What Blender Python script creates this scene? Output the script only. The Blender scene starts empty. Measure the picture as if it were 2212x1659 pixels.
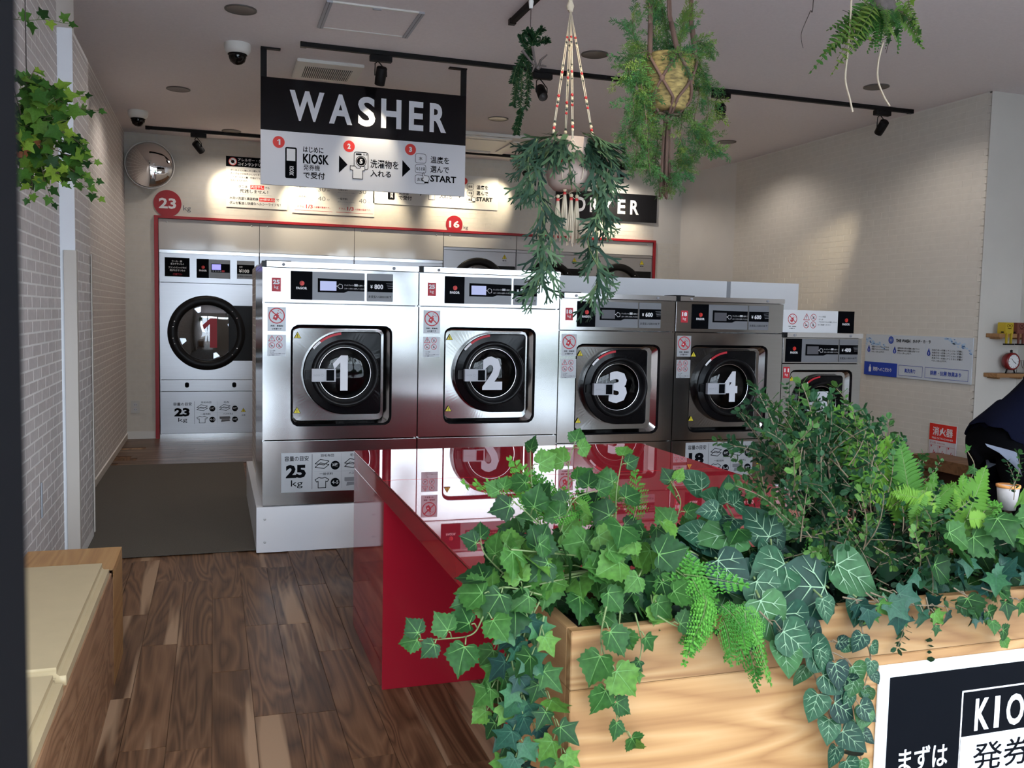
import bpy, bmesh, math, random
from mathutils import Vector, Matrix
R = math.radians
random.seed(7)
scene = bpy.context.scene
COL = scene.collection

# ------------------------------------------------------------------ camera
F_PX, CX, CY, CAM_H = 1967.0, 1106.0, 829.5, 1.3594
PITCH, ROLL, YAW = R(4.3108), R(1.2224), R(18.1645)
_f = Vector((math.sin(YAW) * math.cos(PITCH), math.cos(YAW) * math.cos(PITCH), -math.sin(PITCH)))
_r = Vector((math.cos(YAW), -math.sin(YAW), 0)); _u = _r.cross(_f)
CR = _r * math.cos(ROLL) + _u * math.sin(ROLL); CU = -_r * math.sin(ROLL) + _u * math.cos(ROLL)
cam = bpy.data.cameras.new('camera'); camo = bpy.data.objects.new('camera', cam); COL.objects.link(camo)
camo.matrix_world = Matrix(((CR.x, CU.x, -_f.x, 0), (CR.y, CU.y, -_f.y, 0), (CR.z, CU.z, -_f.z, CAM_H), (0, 0, 0, 1)))
cam.sensor_width = 36.0; cam.lens = 36.0 * F_PX / 2212.0; cam.clip_start = 0.02; cam.clip_end = 200
cam.dof.use_dof = True; cam.dof.focus_distance = 4.2; cam.dof.aperture_fstop = 17.0
scene.camera = camo

# ------------------------------------------------------------------ sky, exposure
w = bpy.data.worlds.new('world'); scene.world = w; w.use_nodes = True
bg = w.node_tree.nodes['Background']; bg.inputs['Color'].default_value = (0.76, 0.88, 1.0, 1); bg.inputs['Strength'].default_value = 7.0
vs = scene.view_settings
vs.view_transform = 'Standard'; vs.look = 'None'; vs.gamma = 1.0; vs.use_curve_mapping = False; vs.exposure = 0.58
CEIL = 3.125
cy = scene.cycles   # light paths kept short enough for a small room
cy.max_bounces = 6; cy.diffuse_bounces = 3; cy.glossy_bounces = 3; cy.transmission_bounces = 2; cy.transparent_max_bounces = 8; cy.caustics_reflective = False; cy.caustics_refractive = False; cy.adaptive_threshold = .03
# portals in the shop-front openings: they only guide the sampling of the sky
def portal(x0, x1, z0, z1, y=0.12):
    l = bpy.data.lights.new('daylight_portal', 'AREA'); l.shape = 'RECTANGLE'; l.size = x1 - x0; l.size_y = z1 - z0
    l.cycles.is_portal = True
    o = bpy.data.objects.new('daylight_portal', l); COL.objects.link(o)
    o.location = ((x0 + x1) / 2, y, (z0 + z1) / 2); o.rotation_euler = (R(90), 0, 0)
portal(-0.75, 4.3, 0.0, 2.75)

# ------------------------------------------------------------------ helpers
def at(u, v, y=None, x=None, z=None):
    d = _f + CR * ((u - CX) / F_PX) - CU * ((v - CY) / F_PX)
    o = Vector((0, 0, CAM_H))
    t = (y / d.y) if y is not None else (x / d.x) if x is not None else ((z - CAM_H) / d.z)
    return o + d * t

MATS = {}
def nodes_of(m): return m.node_tree.nodes, m.node_tree.links
def mat(name, col=(.8, .8, .8), rough=.5, metal=0., spec=.5, coat=0., emis=None, estr=0., noise=0., nscale=8., stretch=None, aniso=0., transl=0., randv=0., ramp=None, bump=0., bscale=60.):
    """principled material; noise = fine tonal variation, ramp = colours picked per object"""
    if name in MATS: return MATS[name]
    m = bpy.data.materials.new(name); m.use_nodes = True; MATS[name] = m
    n, l = nodes_of(m); b = n['Principled BSDF']
    b.inputs['Base Color'].default_value = (*col, 1); b.inputs['Roughness'].default_value = rough
    b.inputs['Metallic'].default_value = metal; b.inputs['Specular IOR Level'].default_value = spec if not transl else .16
    if coat: b.inputs['Coat Weight'].default_value = coat; b.inputs['Coat Roughness'].default_value = .04
    if aniso: b.inputs['Anisotropic'].default_value = aniso
    if emis: b.inputs['Emission Color'].default_value = (*emis, 1); b.inputs['Emission Strength'].default_value = estr
    src = None
    if ramp:
        if transl: ramp = [tuple(q * .66 for q in c) for c in ramp]
        oi = n.new('ShaderNodeObjectInfo'); rp = n.new('ShaderNodeValToRGB'); els = rp.color_ramp.elements
        while len(els) < len(ramp): els.new(.5)
        for i, c in enumerate(ramp): els[i].position = i / (len(ramp) - 1); els[i].color = (*c, 1)
        l.new(oi.outputs['Random'], rp.inputs[0]); src = rp.outputs[0]
    if noise:
        tc = n.new('ShaderNodeTexCoord'); mp = n.new('ShaderNodeMapping'); nz = n.new('ShaderNodeTexNoise'); nz.inputs['Scale'].default_value = nscale; nz.inputs['Detail'].default_value = 5
        if stretch: mp.inputs['Scale'].default_value = stretch
        l.new(tc.outputs['Object'], mp.inputs[0]); l.new(mp.outputs[0], nz.inputs['Vector'])
        mx = n.new('ShaderNodeMix'); mx.data_type = 'RGBA'; mx.blend_type = 'MULTIPLY'; mx.inputs[0].default_value = 1.0
        mr = n.new('ShaderNodeMapRange'); mr.inputs[1].default_value = .3; mr.inputs[2].default_value = .7; mr.inputs[3].default_value = 1 - noise; mr.inputs[4].default_value = 1 + noise * .3
        l.new(nz.outputs[0], mr.inputs[0]); l.new(mr.outputs[0], mx.inputs[7])
        if src: l.new(src, mx.inputs[6])
        else: mx.inputs[6].default_value = (*col, 1)
        src = mx.outputs[2]
    if src: l.new(src, b.inputs['Base Color'])
    if bump:
        tc = n.new('ShaderNodeTexCoord'); nz = n.new('ShaderNodeTexNoise'); nz.inputs['Scale'].default_value = bscale
        l.new(tc.outputs['Object'], nz.inputs['Vector']); bp = n.new('ShaderNodeBump'); bp.inputs['Strength'].default_value = bump; bp.inputs['Distance'].default_value = .003
        l.new(nz.outputs[0], bp.inputs['Height']); l.new(bp.outputs[0], b.inputs['Normal'])
    if transl:
        tr = n.new('ShaderNodeBsdfTranslucent'); ms = n.new('ShaderNodeMixShader'); ms.inputs[0].default_value = transl
        if src: l.new(src, tr.inputs[0])
        else: tr.inputs[0].default_value = (*col, 1)
        l.new(b.outputs[0], ms.inputs[1]); l.new(tr.outputs[0], ms.inputs[2]); l.new(ms.outputs[0], n['Material Output'].inputs[0])
    return m

def wood(name, dark, mid, light, axis, scale=1., rough=.45, contrast=.5, ring=6., jitter=1., streak=None, spec=.4):
    """wood: wavy grain stretched along an axis, shifted for every object"""
    m = bpy.data.materials.new(name); m.use_nodes = True; MATS[name] = m
    n, l = nodes_of(m); b = n['Principled BSDF']; b.inputs['Roughness'].default_value = rough; b.inputs['Specular IOR Level'].default_value = spec
    tc = n.new('ShaderNodeTexCoord'); oi = n.new('ShaderNodeObjectInfo'); mul = n.new('ShaderNodeVectorMath'); mul.operation = 'SCALE'
    cmb = n.new('ShaderNodeCombineXYZ')
    for i, k in enumerate((37.1, 53.7, 71.3)):
        mm = n.new('ShaderNodeMath'); mm.operation = 'MULTIPLY'; mm.inputs[1].default_value = k * jitter; l.new(oi.outputs['Random'], mm.inputs[0]); l.new(mm.outputs[0], cmb.inputs[i])
    mp = n.new('ShaderNodeMapping'); s = [scale * 5] * 3; s[axis] = scale * .55; mp.inputs['Scale'].default_value = s
    l.new(tc.outputs['Object'], mp.inputs[0])
    ad = n.new('ShaderNodeVectorMath'); ad.operation = 'ADD'; l.new(mp.outputs[0], ad.inputs[0]); l.new(cmb.outputs[0], ad.inputs[1])
    nz = n.new('ShaderNodeTexNoise'); nz.inputs['Scale'].default_value = 1.0; nz.inputs['Detail'].default_value = 2; nz.inputs['Distortion'].default_value = 1.3; l.new(ad.outputs[0], nz.inputs['Vector'])
    # growth rings: a sawtooth of the smooth noise
    m1 = n.new('ShaderNodeMath'); m1.operation = 'MULTIPLY'; m1.inputs[1].default_value = ring; l.new(nz.outputs[0], m1.inputs[0])
    m2 = n.new('ShaderNodeMath'); m2.operation = 'PINGPONG'; m2.inputs[1].default_value = .5; l.new(m1.outputs[0], m2.inputs[0])
    fine = n.new('ShaderNodeTexNoise'); fine.inputs['Scale'].default_value = 6.; fine.inputs['Detail'].default_value = 6; mp2 = n.new('ShaderNodeMapping'); s2 = [scale * 22] * 3; s2[axis] = scale * .5; mp2.inputs['Scale'].default_value = s2
    l.new(tc.outputs['Object'], mp2.inputs[0]); ad2 = n.new('ShaderNodeVectorMath'); ad2.operation = 'ADD'; l.new(mp2.outputs[0], ad2.inputs[0]); l.new(cmb.outputs[0], ad2.inputs[1]); l.new(ad2.outputs[0], fine.inputs['Vector'])
    mixf = n.new('ShaderNodeMath'); mixf.operation = 'MULTIPLY_ADD'; mixf.inputs[1].default_value = .45; l.new(fine.outputs[0], mixf.inputs[0])
    m3 = n.new('ShaderNodeMath'); m3.operation = 'MULTIPLY'; m3.inputs[1].default_value = contrast * 2; l.new(m2.outputs[0], m3.inputs[0]); l.new(m3.outputs[0], mixf.inputs[2])
    rp = n.new('ShaderNodeValToRGB'); e = rp.color_ramp.elements; e[0].position = .12; e[0].color = (*dark, 1); e[1].position = .95; e[1].color = (*light, 1)
    x = e.new(.5); x.color = (*mid, 1); l.new(mixf.outputs[0], rp.inputs[0])
    out = rp.outputs[0]
    hv = n.new('ShaderNodeHueSaturation'); mr = n.new('ShaderNodeMapRange'); mr.inputs[3].default_value = .82; mr.inputs[4].default_value = 1.14; l.new(oi.outputs['Random'], mr.inputs[0])
    if jitter: l.new(mr.outputs[0], hv.inputs['Value'])
    l.new(out, hv.inputs['Color']); out = hv.outputs[0]
    if streak:   # pale sapwood bands
        sn = n.new('ShaderNodeTexNoise'); sn.inputs['Scale'].default_value = 1.; sn.inputs['Detail'].default_value = 3; mp3 = n.new('ShaderNodeMapping'); s3 = [scale * 9] * 3; s3[axis] = scale * .4; mp3.inputs['Scale'].default_value = s3
        l.new(tc.outputs['Object'], mp3.inputs[0]); ad3 = n.new('ShaderNodeVectorMath'); ad3.operation = 'ADD'; l.new(mp3.outputs[0], ad3.inputs[0]); l.new(cmb.outputs[0], ad3.inputs[1]); l.new(ad3.outputs[0], sn.inputs['Vector'])
        sr = n.new('ShaderNodeMapRange'); sr.inputs[1].default_value = .58; sr.inputs[2].default_value = .64; l.new(sn.outputs[0], sr.inputs[0])
        mx = n.new('ShaderNodeMix'); mx.data_type = 'RGBA'; l.new(sr.outputs[0], mx.inputs[0]); l.new(out, mx.inputs[6]); mx.inputs[7].default_value = (*streak, 1); out = mx.outputs[2]
    l.new(out, b.inputs['Base Color'])
    return m

class MB:
    """collects polygons with material slots, builds ONE mesh object"""
    def __init__(s): s.v = []; s.f = []; s.m = []; s.mats = []; s.smooth = []
    def mi(s, m):
        if m not in s.mats: s.mats.append(m)
        return s.mats.index(m)
    def add(s, vs_, fs, m, smooth=False):
        o = len(s.v); s.v += [tuple(p) for p in vs_]; k = s.mi(m)
        for f in fs: s.f.append([o + i for i in f]); s.m.append(k); s.smooth.append(smooth)
        return s
    def box(s, x0, x1, y0, y1, z0, z1, m, bev=0., seg=2):
        if bev:
            b = bmesh.new(); bmesh.ops.create_cube(b, size=1)
            for q in b.verts: q.co = Vector(((x0 + x1) / 2 + q.co.x * (x1 - x0), (y0 + y1) / 2 + q.co.y * (y1 - y0), (z0 + z1) / 2 + q.co.z * (z1 - z0)))
            bmesh.ops.bevel(b, geom=b.edges[:], offset=bev, segments=seg, affect='EDGES'); b.verts.index_update()
            s.add([q.co[:] for q in b.verts], [[q.index for q in f.verts] for f in b.faces], m); b.free(); return s
        return s.add([(x0, y0, z0), (x1, y0, z0), (x1, y1, z0), (x0, y1, z0), (x0, y0, z1), (x1, y0, z1), (x1, y1, z1), (x0, y1, z1)],
                     [(0, 3, 2, 1), (4, 5, 6, 7), (0, 1, 5, 4), (1, 2, 6, 5), (2, 3, 7, 6), (3, 0, 4, 7)], m)
    def loops(s, loops, m, smooth=True, closed=True, cap0=False, cap1=False):
        """skins successive loops of equal length"""
        n = len(loops[0]); vs_ = [p for L in loops for p in L]; fs = []
        for i in range(len(loops) - 1):
            for j in range(n if closed else n - 1):
                k = (j + 1) % n; fs.append((i * n + j, i * n + k, (i + 1) * n + k, (i + 1) * n + j))
        if cap0: fs.append(tuple(reversed(range(n))))
        if cap1: fs.append(tuple((len(loops) - 1) * n + j for j in range(n)))
        return s.add(vs_, fs, m, smooth)
    def lathe(s, prof, m, c=(0, 0, 0), axis='z', seg=24, smooth=True, cap0=False, cap1=False):
        L = []
        for (r, h) in prof:
            ring = []
            for k in range(seg):
                a = 2 * math.pi * k / seg; p = (r * math.cos(a), r * math.sin(a))
                q = (p[0], p[1], h) if axis == 'z' else (p[0], h, p[1]) if axis == 'y' else (h, p[0], p[1])
                ring.append((c[0] + q[0], c[1] + q[1], c[2] + q[2]))
            L.append(ring)
        return s.loops(L, m, smooth, True, cap0, cap1)
    def tube(s, pts, r, m, seg=6, taper=None, cap=True):
        pts = [Vector(p) for p in pts]; L = []; n = len(pts); up = Vector((.13, .21, .97))
        for i, p in enumerate(pts):
            t = (pts[min(i + 1, n - 1)] - pts[max(i - 1, 0)]).normalized()
            a = t.cross(up); a = a.normalized() if a.length > 1e-4 else t.orthogonal().normalized(); b = t.cross(a)
            rr = r if taper is None else r + (taper - r) * i / (n - 1)
            L.append([p + (a * math.cos(2 * math.pi * k / seg) + b * math.sin(2 * math.pi * k / seg)) * rr for k in range(seg)])
        return s.loops(L, m, True, True, cap, cap)
    def prism(s, poly, y0, y1, m, smooth=False):
        """poly in (x, z), extruded along y"""
        n = len(poly); return s.add([(p[0], y0, p[1]) for p in poly] + [(p[0], y1, p[1]) for p in poly],
            [tuple(range(n)), tuple(reversed(range(n, 2 * n)))] + [(i, i + n, (i + 1) % n + n, (i + 1) % n) for i in range(n)], m, smooth)
    def build(s, name, parent=None, loc=None, kind=None):
        me = bpy.data.meshes.new(name); me.from_pydata(s.v, [], s.f)
        for m in s.mats: me.materials.append(m)
        me.polygons.foreach_set('material_index', s.m); me.polygons.foreach_set('use_smooth', s.smooth); me.update()
        return link(name, me, parent, loc, kind)
def link(name, me, parent=None, loc=None, kind=None, mw=None):
    o = bpy.data.objects.new(name, me); COL.objects.link(o)
    if parent: o.parent = parent
    if loc is not None: o.location = loc
    if mw is not None: o.matrix_local = mw
    if kind: o['kind'] = kind
    return o
def tag(o, label, cat, group=None):
    o['label'] = label; o['category'] = cat
    if group: o['group'] = group
    return o
def thing(name, label, cat, loc=(0, 0, 0), rz=0., group=None):
    o = bpy.data.objects.new(name, None); COL.objects.link(o); o.empty_display_size = .05
    o.location = loc; o.rotation_euler = (0, 0, rz); return tag(o, label, cat, group)
def struct(o): o['kind'] = 'structure'; return o
def copy_tree(o, parent=None):
    c = o.copy(); COL.objects.link(c); c.parent = parent
    for ch in list(o.children): copy_tree(ch, c)
    return c
def arc(cx, cz, r, a0, a1, n): return [(cx + r * math.cos(R(a0 + (a1 - a0) * i / n)), cz + r * math.sin(R(a0 + (a1 - a0) * i / n))) for i in range(n + 1)]
def rrect(x0, x1, z0, z1, r, n=5):
    return arc(x1 - r, z1 - r, r, 0, 90, n) + arc(x0 + r, z1 - r, r, 90, 180, n) + arc(x0 + r, z0 + r, r, 180, 270, n) + arc(x1 - r, z0 + r, r, 270, 360, n)
def circ(cx, cz, r, n=32): return arc(cx, cz, r, 0, 360 - 360 / n, n - 1)
def radial(poly, c, angs):
    """the convex outline sampled by angle from c, so different outlines can be skinned to each other"""
    out = []
    for a in angs:
        d = (math.cos(a), math.sin(a)); best = None
        for i in range(len(poly)):
            p, q = poly[i], poly[(i + 1) % len(poly)]; ex, ez = q[0] - p[0], q[1] - p[1]
            den = d[0] * ez - d[1] * ex
            if abs(den) < 1e-12: continue
            px, pz = p[0] - c[0], p[1] - c[1]; t = (px * ez - pz * ex) / den; uu = (px * d[1] - pz * d[0]) / den
            if t > 0 and -1e-6 <= uu <= 1 + 1e-6 and (best is None or t > best): best = t
        out.append((c[0] + d[0] * best, c[1] + d[1] * best))
    return out
def angles(c, polys, n=64):
    a = {round(2 * math.pi * i / n, 5) for i in range(n)}
    for p in polys:
        if len(p) <= 4:
            for q in p: a.add(round(math.atan2(q[1] - c[1], q[0] - c[0]) % (2 * math.pi), 5))
    return sorted(a)

# ---- flat print (lettering, pictograms): thin layers on a panel facing -Y
_TX = {}
def text_shape(body, bold, res):
    k = (body, bold, res)
    if k not in _TX:
        c = bpy.data.curves.new('lettering', 'FONT'); c.body = body; c.resolution_u = res; c.offset = bold
        o = bpy.data.objects.new('lettering', c); me = o.to_mesh()
        vv = [(p.co.x, p.co.y) for p in me.vertices]; ff = [tuple(p.vertices) for p in me.polygons]
        o.to_mesh_clear(); bpy.data.objects.remove(o); bpy.data.curves.remove(c)
        x0 = min(p[0] for p in vv); x1 = max(p[0] for p in vv); y0 = min(p[1] for p in vv); y1 = max(p[1] for p in vv)
        _TX[k] = ([((p[0] - x0) / (x1 - x0), (p[1] - y0) / (y1 - y0)) for p in vv], ff, (x1 - x0) / (y1 - y0))
    return _TX[k]
class Print:
    def __init__(s, y=0., step=.0006): s.b = MB(); s.y = y; s.step = step; s.k = 1
    def lay(s, k): s.k = k; return s
    def _y(s): return s.y - s.step * s.k
    def poly(s, pts, m): y = s._y(); s.b.add([(p[0], y, p[1]) for p in pts], [tuple(range(len(pts)))], m); return s
    def rect(s, x0, z0, x1, z1, m): return s.poly([(x0, z0), (x1, z0), (x1, z1), (x0, z1)], m)
    def disc(s, cx, cz, r, m, n=28): return s.poly(circ(cx, cz, r, n), m)
    def ring(s, cx, cz, r, t, m, n=32):
        y = s._y(); a = circ(cx, cz, r, n); b = circ(cx, cz, r - t, n); nn = len(a)
        s.b.add([(p[0], y, p[1]) for p in a + b], [(i, (i + 1) % nn, nn + (i + 1) % nn, nn + i) for i in range(nn)], m); return s
    def outline(s, pts, t, m, closed=True):
        n = len(pts)
        for i in range(n if closed else n - 1): s.line(pts[i], pts[(i + 1) % n], t, m)
        return s
    def line(s, p, q, t, m):
        d = Vector((q[0] - p[0], q[1] - p[1])); L = d.length
        if L < 1e-9: return s
        d /= L; e = Vector((-d.y, d.x)) * t / 2; g = d * t * .3
        return s.poly([(p[0] - g.x - e.x, p[1] - g.y - e.y), (q[0] + g.x - e.x, q[1] + g.y - e.y), (q[0] + g.x + e.x, q[1] + g.y + e.y), (p[0] - g.x + e.x, p[1] - g.y + e.y)], m)
    def text(s, body, x0, z0, x1, z1, m, bold=.012, res=2, keep=False):
        if body == '1': return s.poly([(x0 + a * (x1 - x0), z0 + b * (z1 - z0)) for a, b in ((0, .76), (.54, 1), (1, 1), (1, 0), (.50, 0), (.50, .80), (.10, .61))], m)
        vv, ff, asp = text_shape(body, bold, res); y = s._y()
        if keep:   # keep the proportions, centred in the box
            h = min(z1 - z0, (x1 - x0) / asp); wd = h * asp; cx, cz = (x0 + x1) / 2, (z0 + z1) / 2; x0, x1, z0, z1 = cx - wd / 2, cx + wd / 2, cz - h / 2, cz + h / 2
        s.b.add([(x0 + p[0] * (x1 - x0), y, z0 + p[1] * (z1 - z0)) for p in vv], [tuple(f) for f in ff], m); return s
    def build(s, name, parent): return s.b.build(name, parent)
    def build_split(s, name, parent, cuts):
        for i in range(len(cuts) + 1):
            lo = cuts[i - 1] if i else -1e9; hi = cuts[i] if i < len(cuts) else 1e9; b = MB()
            for f, k in zip(s.b.f, s.b.m):
                c = sum(s.b.v[j][0] for j in f) / len(f)
                if lo <= c < hi: b.add([s.b.v[j] for j in f], [tuple(range(len(f)))], s.b.mats[k])
            b.build(name, parent)

# ------------------------------------------------------------------ materials
M = dict(
 wall=mat('wall_paper_plain', (.70, .665, .615), .8, noise=.05, nscale=3),
 mortar=mat('brick_joint', (.92, .88, .84), .85), 
 brick=mat('brick_relief_paper', (.57, .53, .505), .8, noise=.10, nscale=30, ramp=[(.63, .565, .535), (.66, .595, .565), (.69, .625, .595)]),
 brick_pale=mat('pale_brick_relief_paper', (.69, .645, .575), .8, noise=.05, nscale=20), mortar_pale=mat('pale_brick_joint', (.74, .695, .625), .85),
 ceil=mat('ceiling_paper', (.86, .80, .80), .9, noise=.04, nscale=60),
 white=mat('white_paint', (.86, .87, .91), .45), whitep=mat('white_gloss_panel', (.62, .60, .58), .06, spec=.6), offwhite=mat('off_white_plastic', (.78, .76, .72), .4),
 beige=mat('beige_board', (.62, .56, .50), .6),
 black=mat('black_metal', (.007, .007, .008), .5, spec=.2), blackg=mat('black_gloss', (.005, .005, .006), .14, spec=.14), blackp=mat('black_plastic', (.008, .008, .009), .35, spec=.2),
 frame=mat('door_frame_black', (.004, .004, .005), .85, spec=.05),
 steel=mat('brushed_stainless', (.42, .415, .41), .15, 1., noise=.05, nscale=3, stretch=(1, 1, 40)), steel2=mat('stainless_trim', (.72, .72, .73), .18, 1.), steeld=mat('dryer_steel', (.50, .50, .52), .30, 1., noise=.04, nscale=3, stretch=(1, 1, 30)),
 chrome=mat('mirror_chrome', (.92, .92, .92), .02, 1.),
 red=mat('red_acrylic', (.36, .012, .026), .05, spec=.62), redtop=mat('red_glossy_top', (.33, .018, .030), .015, spec=1.0), redp=mat('red_paint', (.36, .010, .018), .4),
 pred=mat('print_red', (.52, .015, .03), .5), pblack=mat('print_black', (.0025, .003, .0045), .55, spec=.03), pwhite=mat('print_white', (.80, .80, .82), .45), pgrey=mat('print_grey', (.34, .35, .38), .45), pblue=mat('print_blue', (.02, .06, .42), .45), plblue=mat('print_light_blue', (.42, .60, .80), .5), pyel=mat('print_yellow', (.72, .60, .03), .45), pmgrey=mat('print_mid_grey', (.15, .155, .17), .4), pskin=mat('sticker_film', (.40, .41, .43), .4, .3), plgrey=mat('print_pale_grey', (.60, .61, .63), .5),
 lcd=mat('lcd_screen', (.30, .32, .50), .25, emis=(.45, .48, .85), estr=.28), lcdv=mat('lcd_violet_lit', (.2, .2, .6), .25, emis=(.25, .22, .95), estr=.9), lcdoff=mat('lcd_dark', (.11, .11, .125), .2),
 num=mat('numeral_vinyl', (.66, .67, .72), .45), rednum=mat('red_numeral_vinyl', (.42, .02, .04), .45),
 cushion=mat('cream_leatherette', (.58, .45, .26), .5, noise=.04, nscale=14),
 mat=mat('grey_brown_floor_mat', (.10, .086, .068), .75, noise=.22, nscale=160),
 rope=mat('natural_cord', (.62, .52, .38), .9), ropeb=mat('brown_macrame_cord', (.16, .092, .068), .9), wire=mat('dark_wire', (.05, .035, .03), .6),
 bead=mat('wooden_bead', (.66, .54, .36), .5), beadr=mat('red_bead', (.50, .02, .02), .4), beadk=mat('dark_bead', (.02, .03, .02), .4),
 pot=mat('taupe_pot', (.48, .37, .31), .8, noise=.15, nscale=14), basket=mat('woven_seagrass', (.40, .29, .10), .85, noise=.75, nscale=34, stretch=(1, 1, 3)),
 drift=mat('driftwood', (.16, .13, .12), .9, noise=.3, nscale=40), soil=mat('dark_filling', (.012, .014, .012), .9),
 shade=mat('lamp_reflector', (.10, .09, .085), .4), lamp=mat('downlight_reflector', (.16, .14, .125), .35, .3),
 navy=mat('navy_knit', (.005, .006, .016), .95, spec=.05, bump=.4, bscale=140), pants=mat('black_trousers', (.003, .003, .004), .9, spec=.04), shirt=mat('pale_undershirt', (.20, .22, .28), .9), skin=mat('skin', (.55, .36, .27), .5), hair=mat('dark_hair', (.01, .008, .007), .5),
 sun_toned_pavement=mat('sun_toned_pavement', (.50, .51, .53), .9, noise=.2, nscale=3), leafout=mat('street_tree_leaves', (.06, .12, .035), .8, noise=.4, nscale=6), bark=mat('bark', (.10, .075, .055), .9), bldg=mat('reflection_building', (.80, .81, .83), .8),
)
M['plank'] = wood('walnut_floor', (.065, .030, .015), (.18, .088, .044), (.29, .158, .086), 1, scale=1.0, rough=.45, contrast=.42, ring=11, streak=(.44, .275, .165), spec=.14)
M['plankx'] = wood('walnut_floor_cross', (.045, .022, .013), (.13, .070, .042), (.23, .135, .085), 0, scale=1.1, rough=.36, contrast=.55, ring=9, streak=(.28, .18, .12), spec=.3)
M['cedar'] = wood('planter_cedar', (.185, .083, .027), (.285, .152, .058), (.36, .222, .102), 0, scale=.8, rough=.55, contrast=.5, ring=15, jitter=1.)
M['cedary'] = wood('planter_cedar_end', (.25, .125, .047), (.34, .185, .077), (.40, .24, .11), 1, scale=1.0, rough=.5, contrast=.5, ring=6, jitter=1.)
M['bench'] = wood('bench_oak', (.36, .17, .055), (.47, .24, .08), (.55, .31, .12), 1, scale=1.2, rough=.45, contrast=.5, ring=5)
M['benchf'] = wood('bench_front', (.22, .105, .050), (.40, .21, .11), (.52, .30, .16), 1, scale=1.6, rough=.45, contrast=.55, ring=8)
M['desk'] = wood('desk_wood', (.15, .07, .03), (.24, .115, .05), (.31, .16, .075), 0, scale=1.2, rough=.5, contrast=.45, ring=5)
M['deski'] = mat('desk_inner', (.07, .03, .018), .6)
M['shelf'] = wood('shelf_wood', (.26, .12, .05), (.36, .19, .08), (.44, .25, .12), 0, scale=1.2, rough=.5, ring=5)
def glassy(name, tint=(1, 1, 1), ior=1.5, rough=.01, body=.0, bcol=(0, 0, 0)):
    m = bpy.data.materials.new(name); m.use_nodes = True; MATS[name] = m; n, l = nodes_of(m)
    n.remove(n['Principled BSDF']); lw = n.new('ShaderNodeLayerWeight'); lw.inputs[0].default_value = .5; f0 = ((ior - 1) / (ior + 1)) ** 2
    pw_ = n.new('ShaderNodeMath'); pw_.operation = 'POWER'; pw_.inputs[1].default_value = 5.; l.new(lw.outputs['Facing'], pw_.inputs[0])
    fr = n.new('ShaderNodeMath'); fr.operation = 'MULTIPLY_ADD'; fr.inputs[1].default_value = 1 - f0; fr.inputs[2].default_value = f0; l.new(pw_.outputs[0], fr.inputs[0])
    tr = n.new('ShaderNodeBsdfTransparent'); tr.inputs[0].default_value = (*tint, 1); gl = n.new('ShaderNodeBsdfGlossy'); gl.inputs['Roughness'].default_value = rough
    mx = n.new('ShaderNodeMixShader'); l.new(fr.outputs[0], mx.inputs[0]); l.new(tr.outputs[0], mx.inputs[1]); l.new(gl.outputs[0], mx.inputs[2]); l.new(mx.outputs[0], n['Material Output'].inputs[0])
    return m
M['glass'] = glassy('clear_glass'); M['porthole'] = glassy('porthole_glass', (.75, .78, .80), 1.42); M['dryerglass'] = glassy('dryer_glass', (.9, .92, .95), 2.5); M['smoke'] = glassy('smoked_dome', (.10, .10, .11), 1.6)

# ================================================================== THE SETTING
XL, XP, XN, YB, XR, YC = -.86, -.68, -.75, 10.12, 5.589, 5.56
def brick_wall(owner, org, ud, ulen, vlen, bm_, jm, parts, key, bu=.20, bv=.053, gap=.0085, th=.0010, jointback=True, zmin=0.):
    """bricks as raised pieces on a wall plane; org = lower corner, ud = unit vector along the wall, normal = ud x z reversed towards the room"""
    ud = Vector(ud); nd = Vector((-ud.y, ud.x, 0)) * -1   # normal to the right of ud
    full = MB(); full.box(-bu / 2 + gap / 2, bu / 2 - gap / 2, -th, 0, -bv / 2 + gap / 2, bv / 2 - gap / 2, bm_)
    me = None; cells = []; rows = int(vlen / bv)
    for r_ in range(rows + 1):
        z0 = r_ * bv; z1 = min(z0 + bv, vlen)
        if z1 - z0 < .01: continue
        off = (bu / 2 if r_ % 2 else 0); u0 = -off
        while u0 < ulen - .005:
            a, b = max(u0, 0), min(u0 + bu, ulen)
            if b - a > .012: cells.append((a, b, z0, z1, (b - a > bu - 1e-4 and z1 - z0 > bv - 1e-4)))
            u0 += bu
    o = Vector(org); ang = math.atan2(ud.y, ud.x)
    fulls = [c for c in cells if c[4]]
    fulls.sort(key=lambda c: key(o + ud * (c[0] + c[1]) / 2 + Vector((0, 0, (c[2] + c[3]) / 2))))
    chosen = set(map(id, fulls[:parts]))
    rot = Matrix.Rotation(ang, 4, 'Z')
    for c in fulls[:parts]:
        p = o + ud * (c[0] + c[1]) / 2 + Vector((0, 0, (c[2] + c[3]) / 2))
        if me is None:
            ob = full.build('brick', owner); me = ob.data; ob.matrix_local = Matrix.Translation(p) @ rot
        else: link('brick', me, owner, mw=Matrix.Translation(p) @ rot)
    rest = MB(); g = gap / 2
    for c in cells:
        if id(c) in chosen: continue
        P = [o + ud * uu + Vector((0, 0, zz)) + nd * k for k in (0, th) for (uu, zz) in ((c[0] + g, c[2] + g), (c[1] - g, c[2] + g), (c[1] - g, c[3] - g), (c[0] + g, c[3] - g))]
        rest.add(P, [(4, 5, 6, 7), (0, 1, 5, 4), (1, 2, 6, 5), (2, 3, 7, 6), (3, 0, 4, 7)], bm_)
    if rest.v: rest.build('brick_field', owner, kind='stuff')
CAMP = Vector((0, 0, CAM_H))
def near_key(p): return (p - CAMP).length

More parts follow.
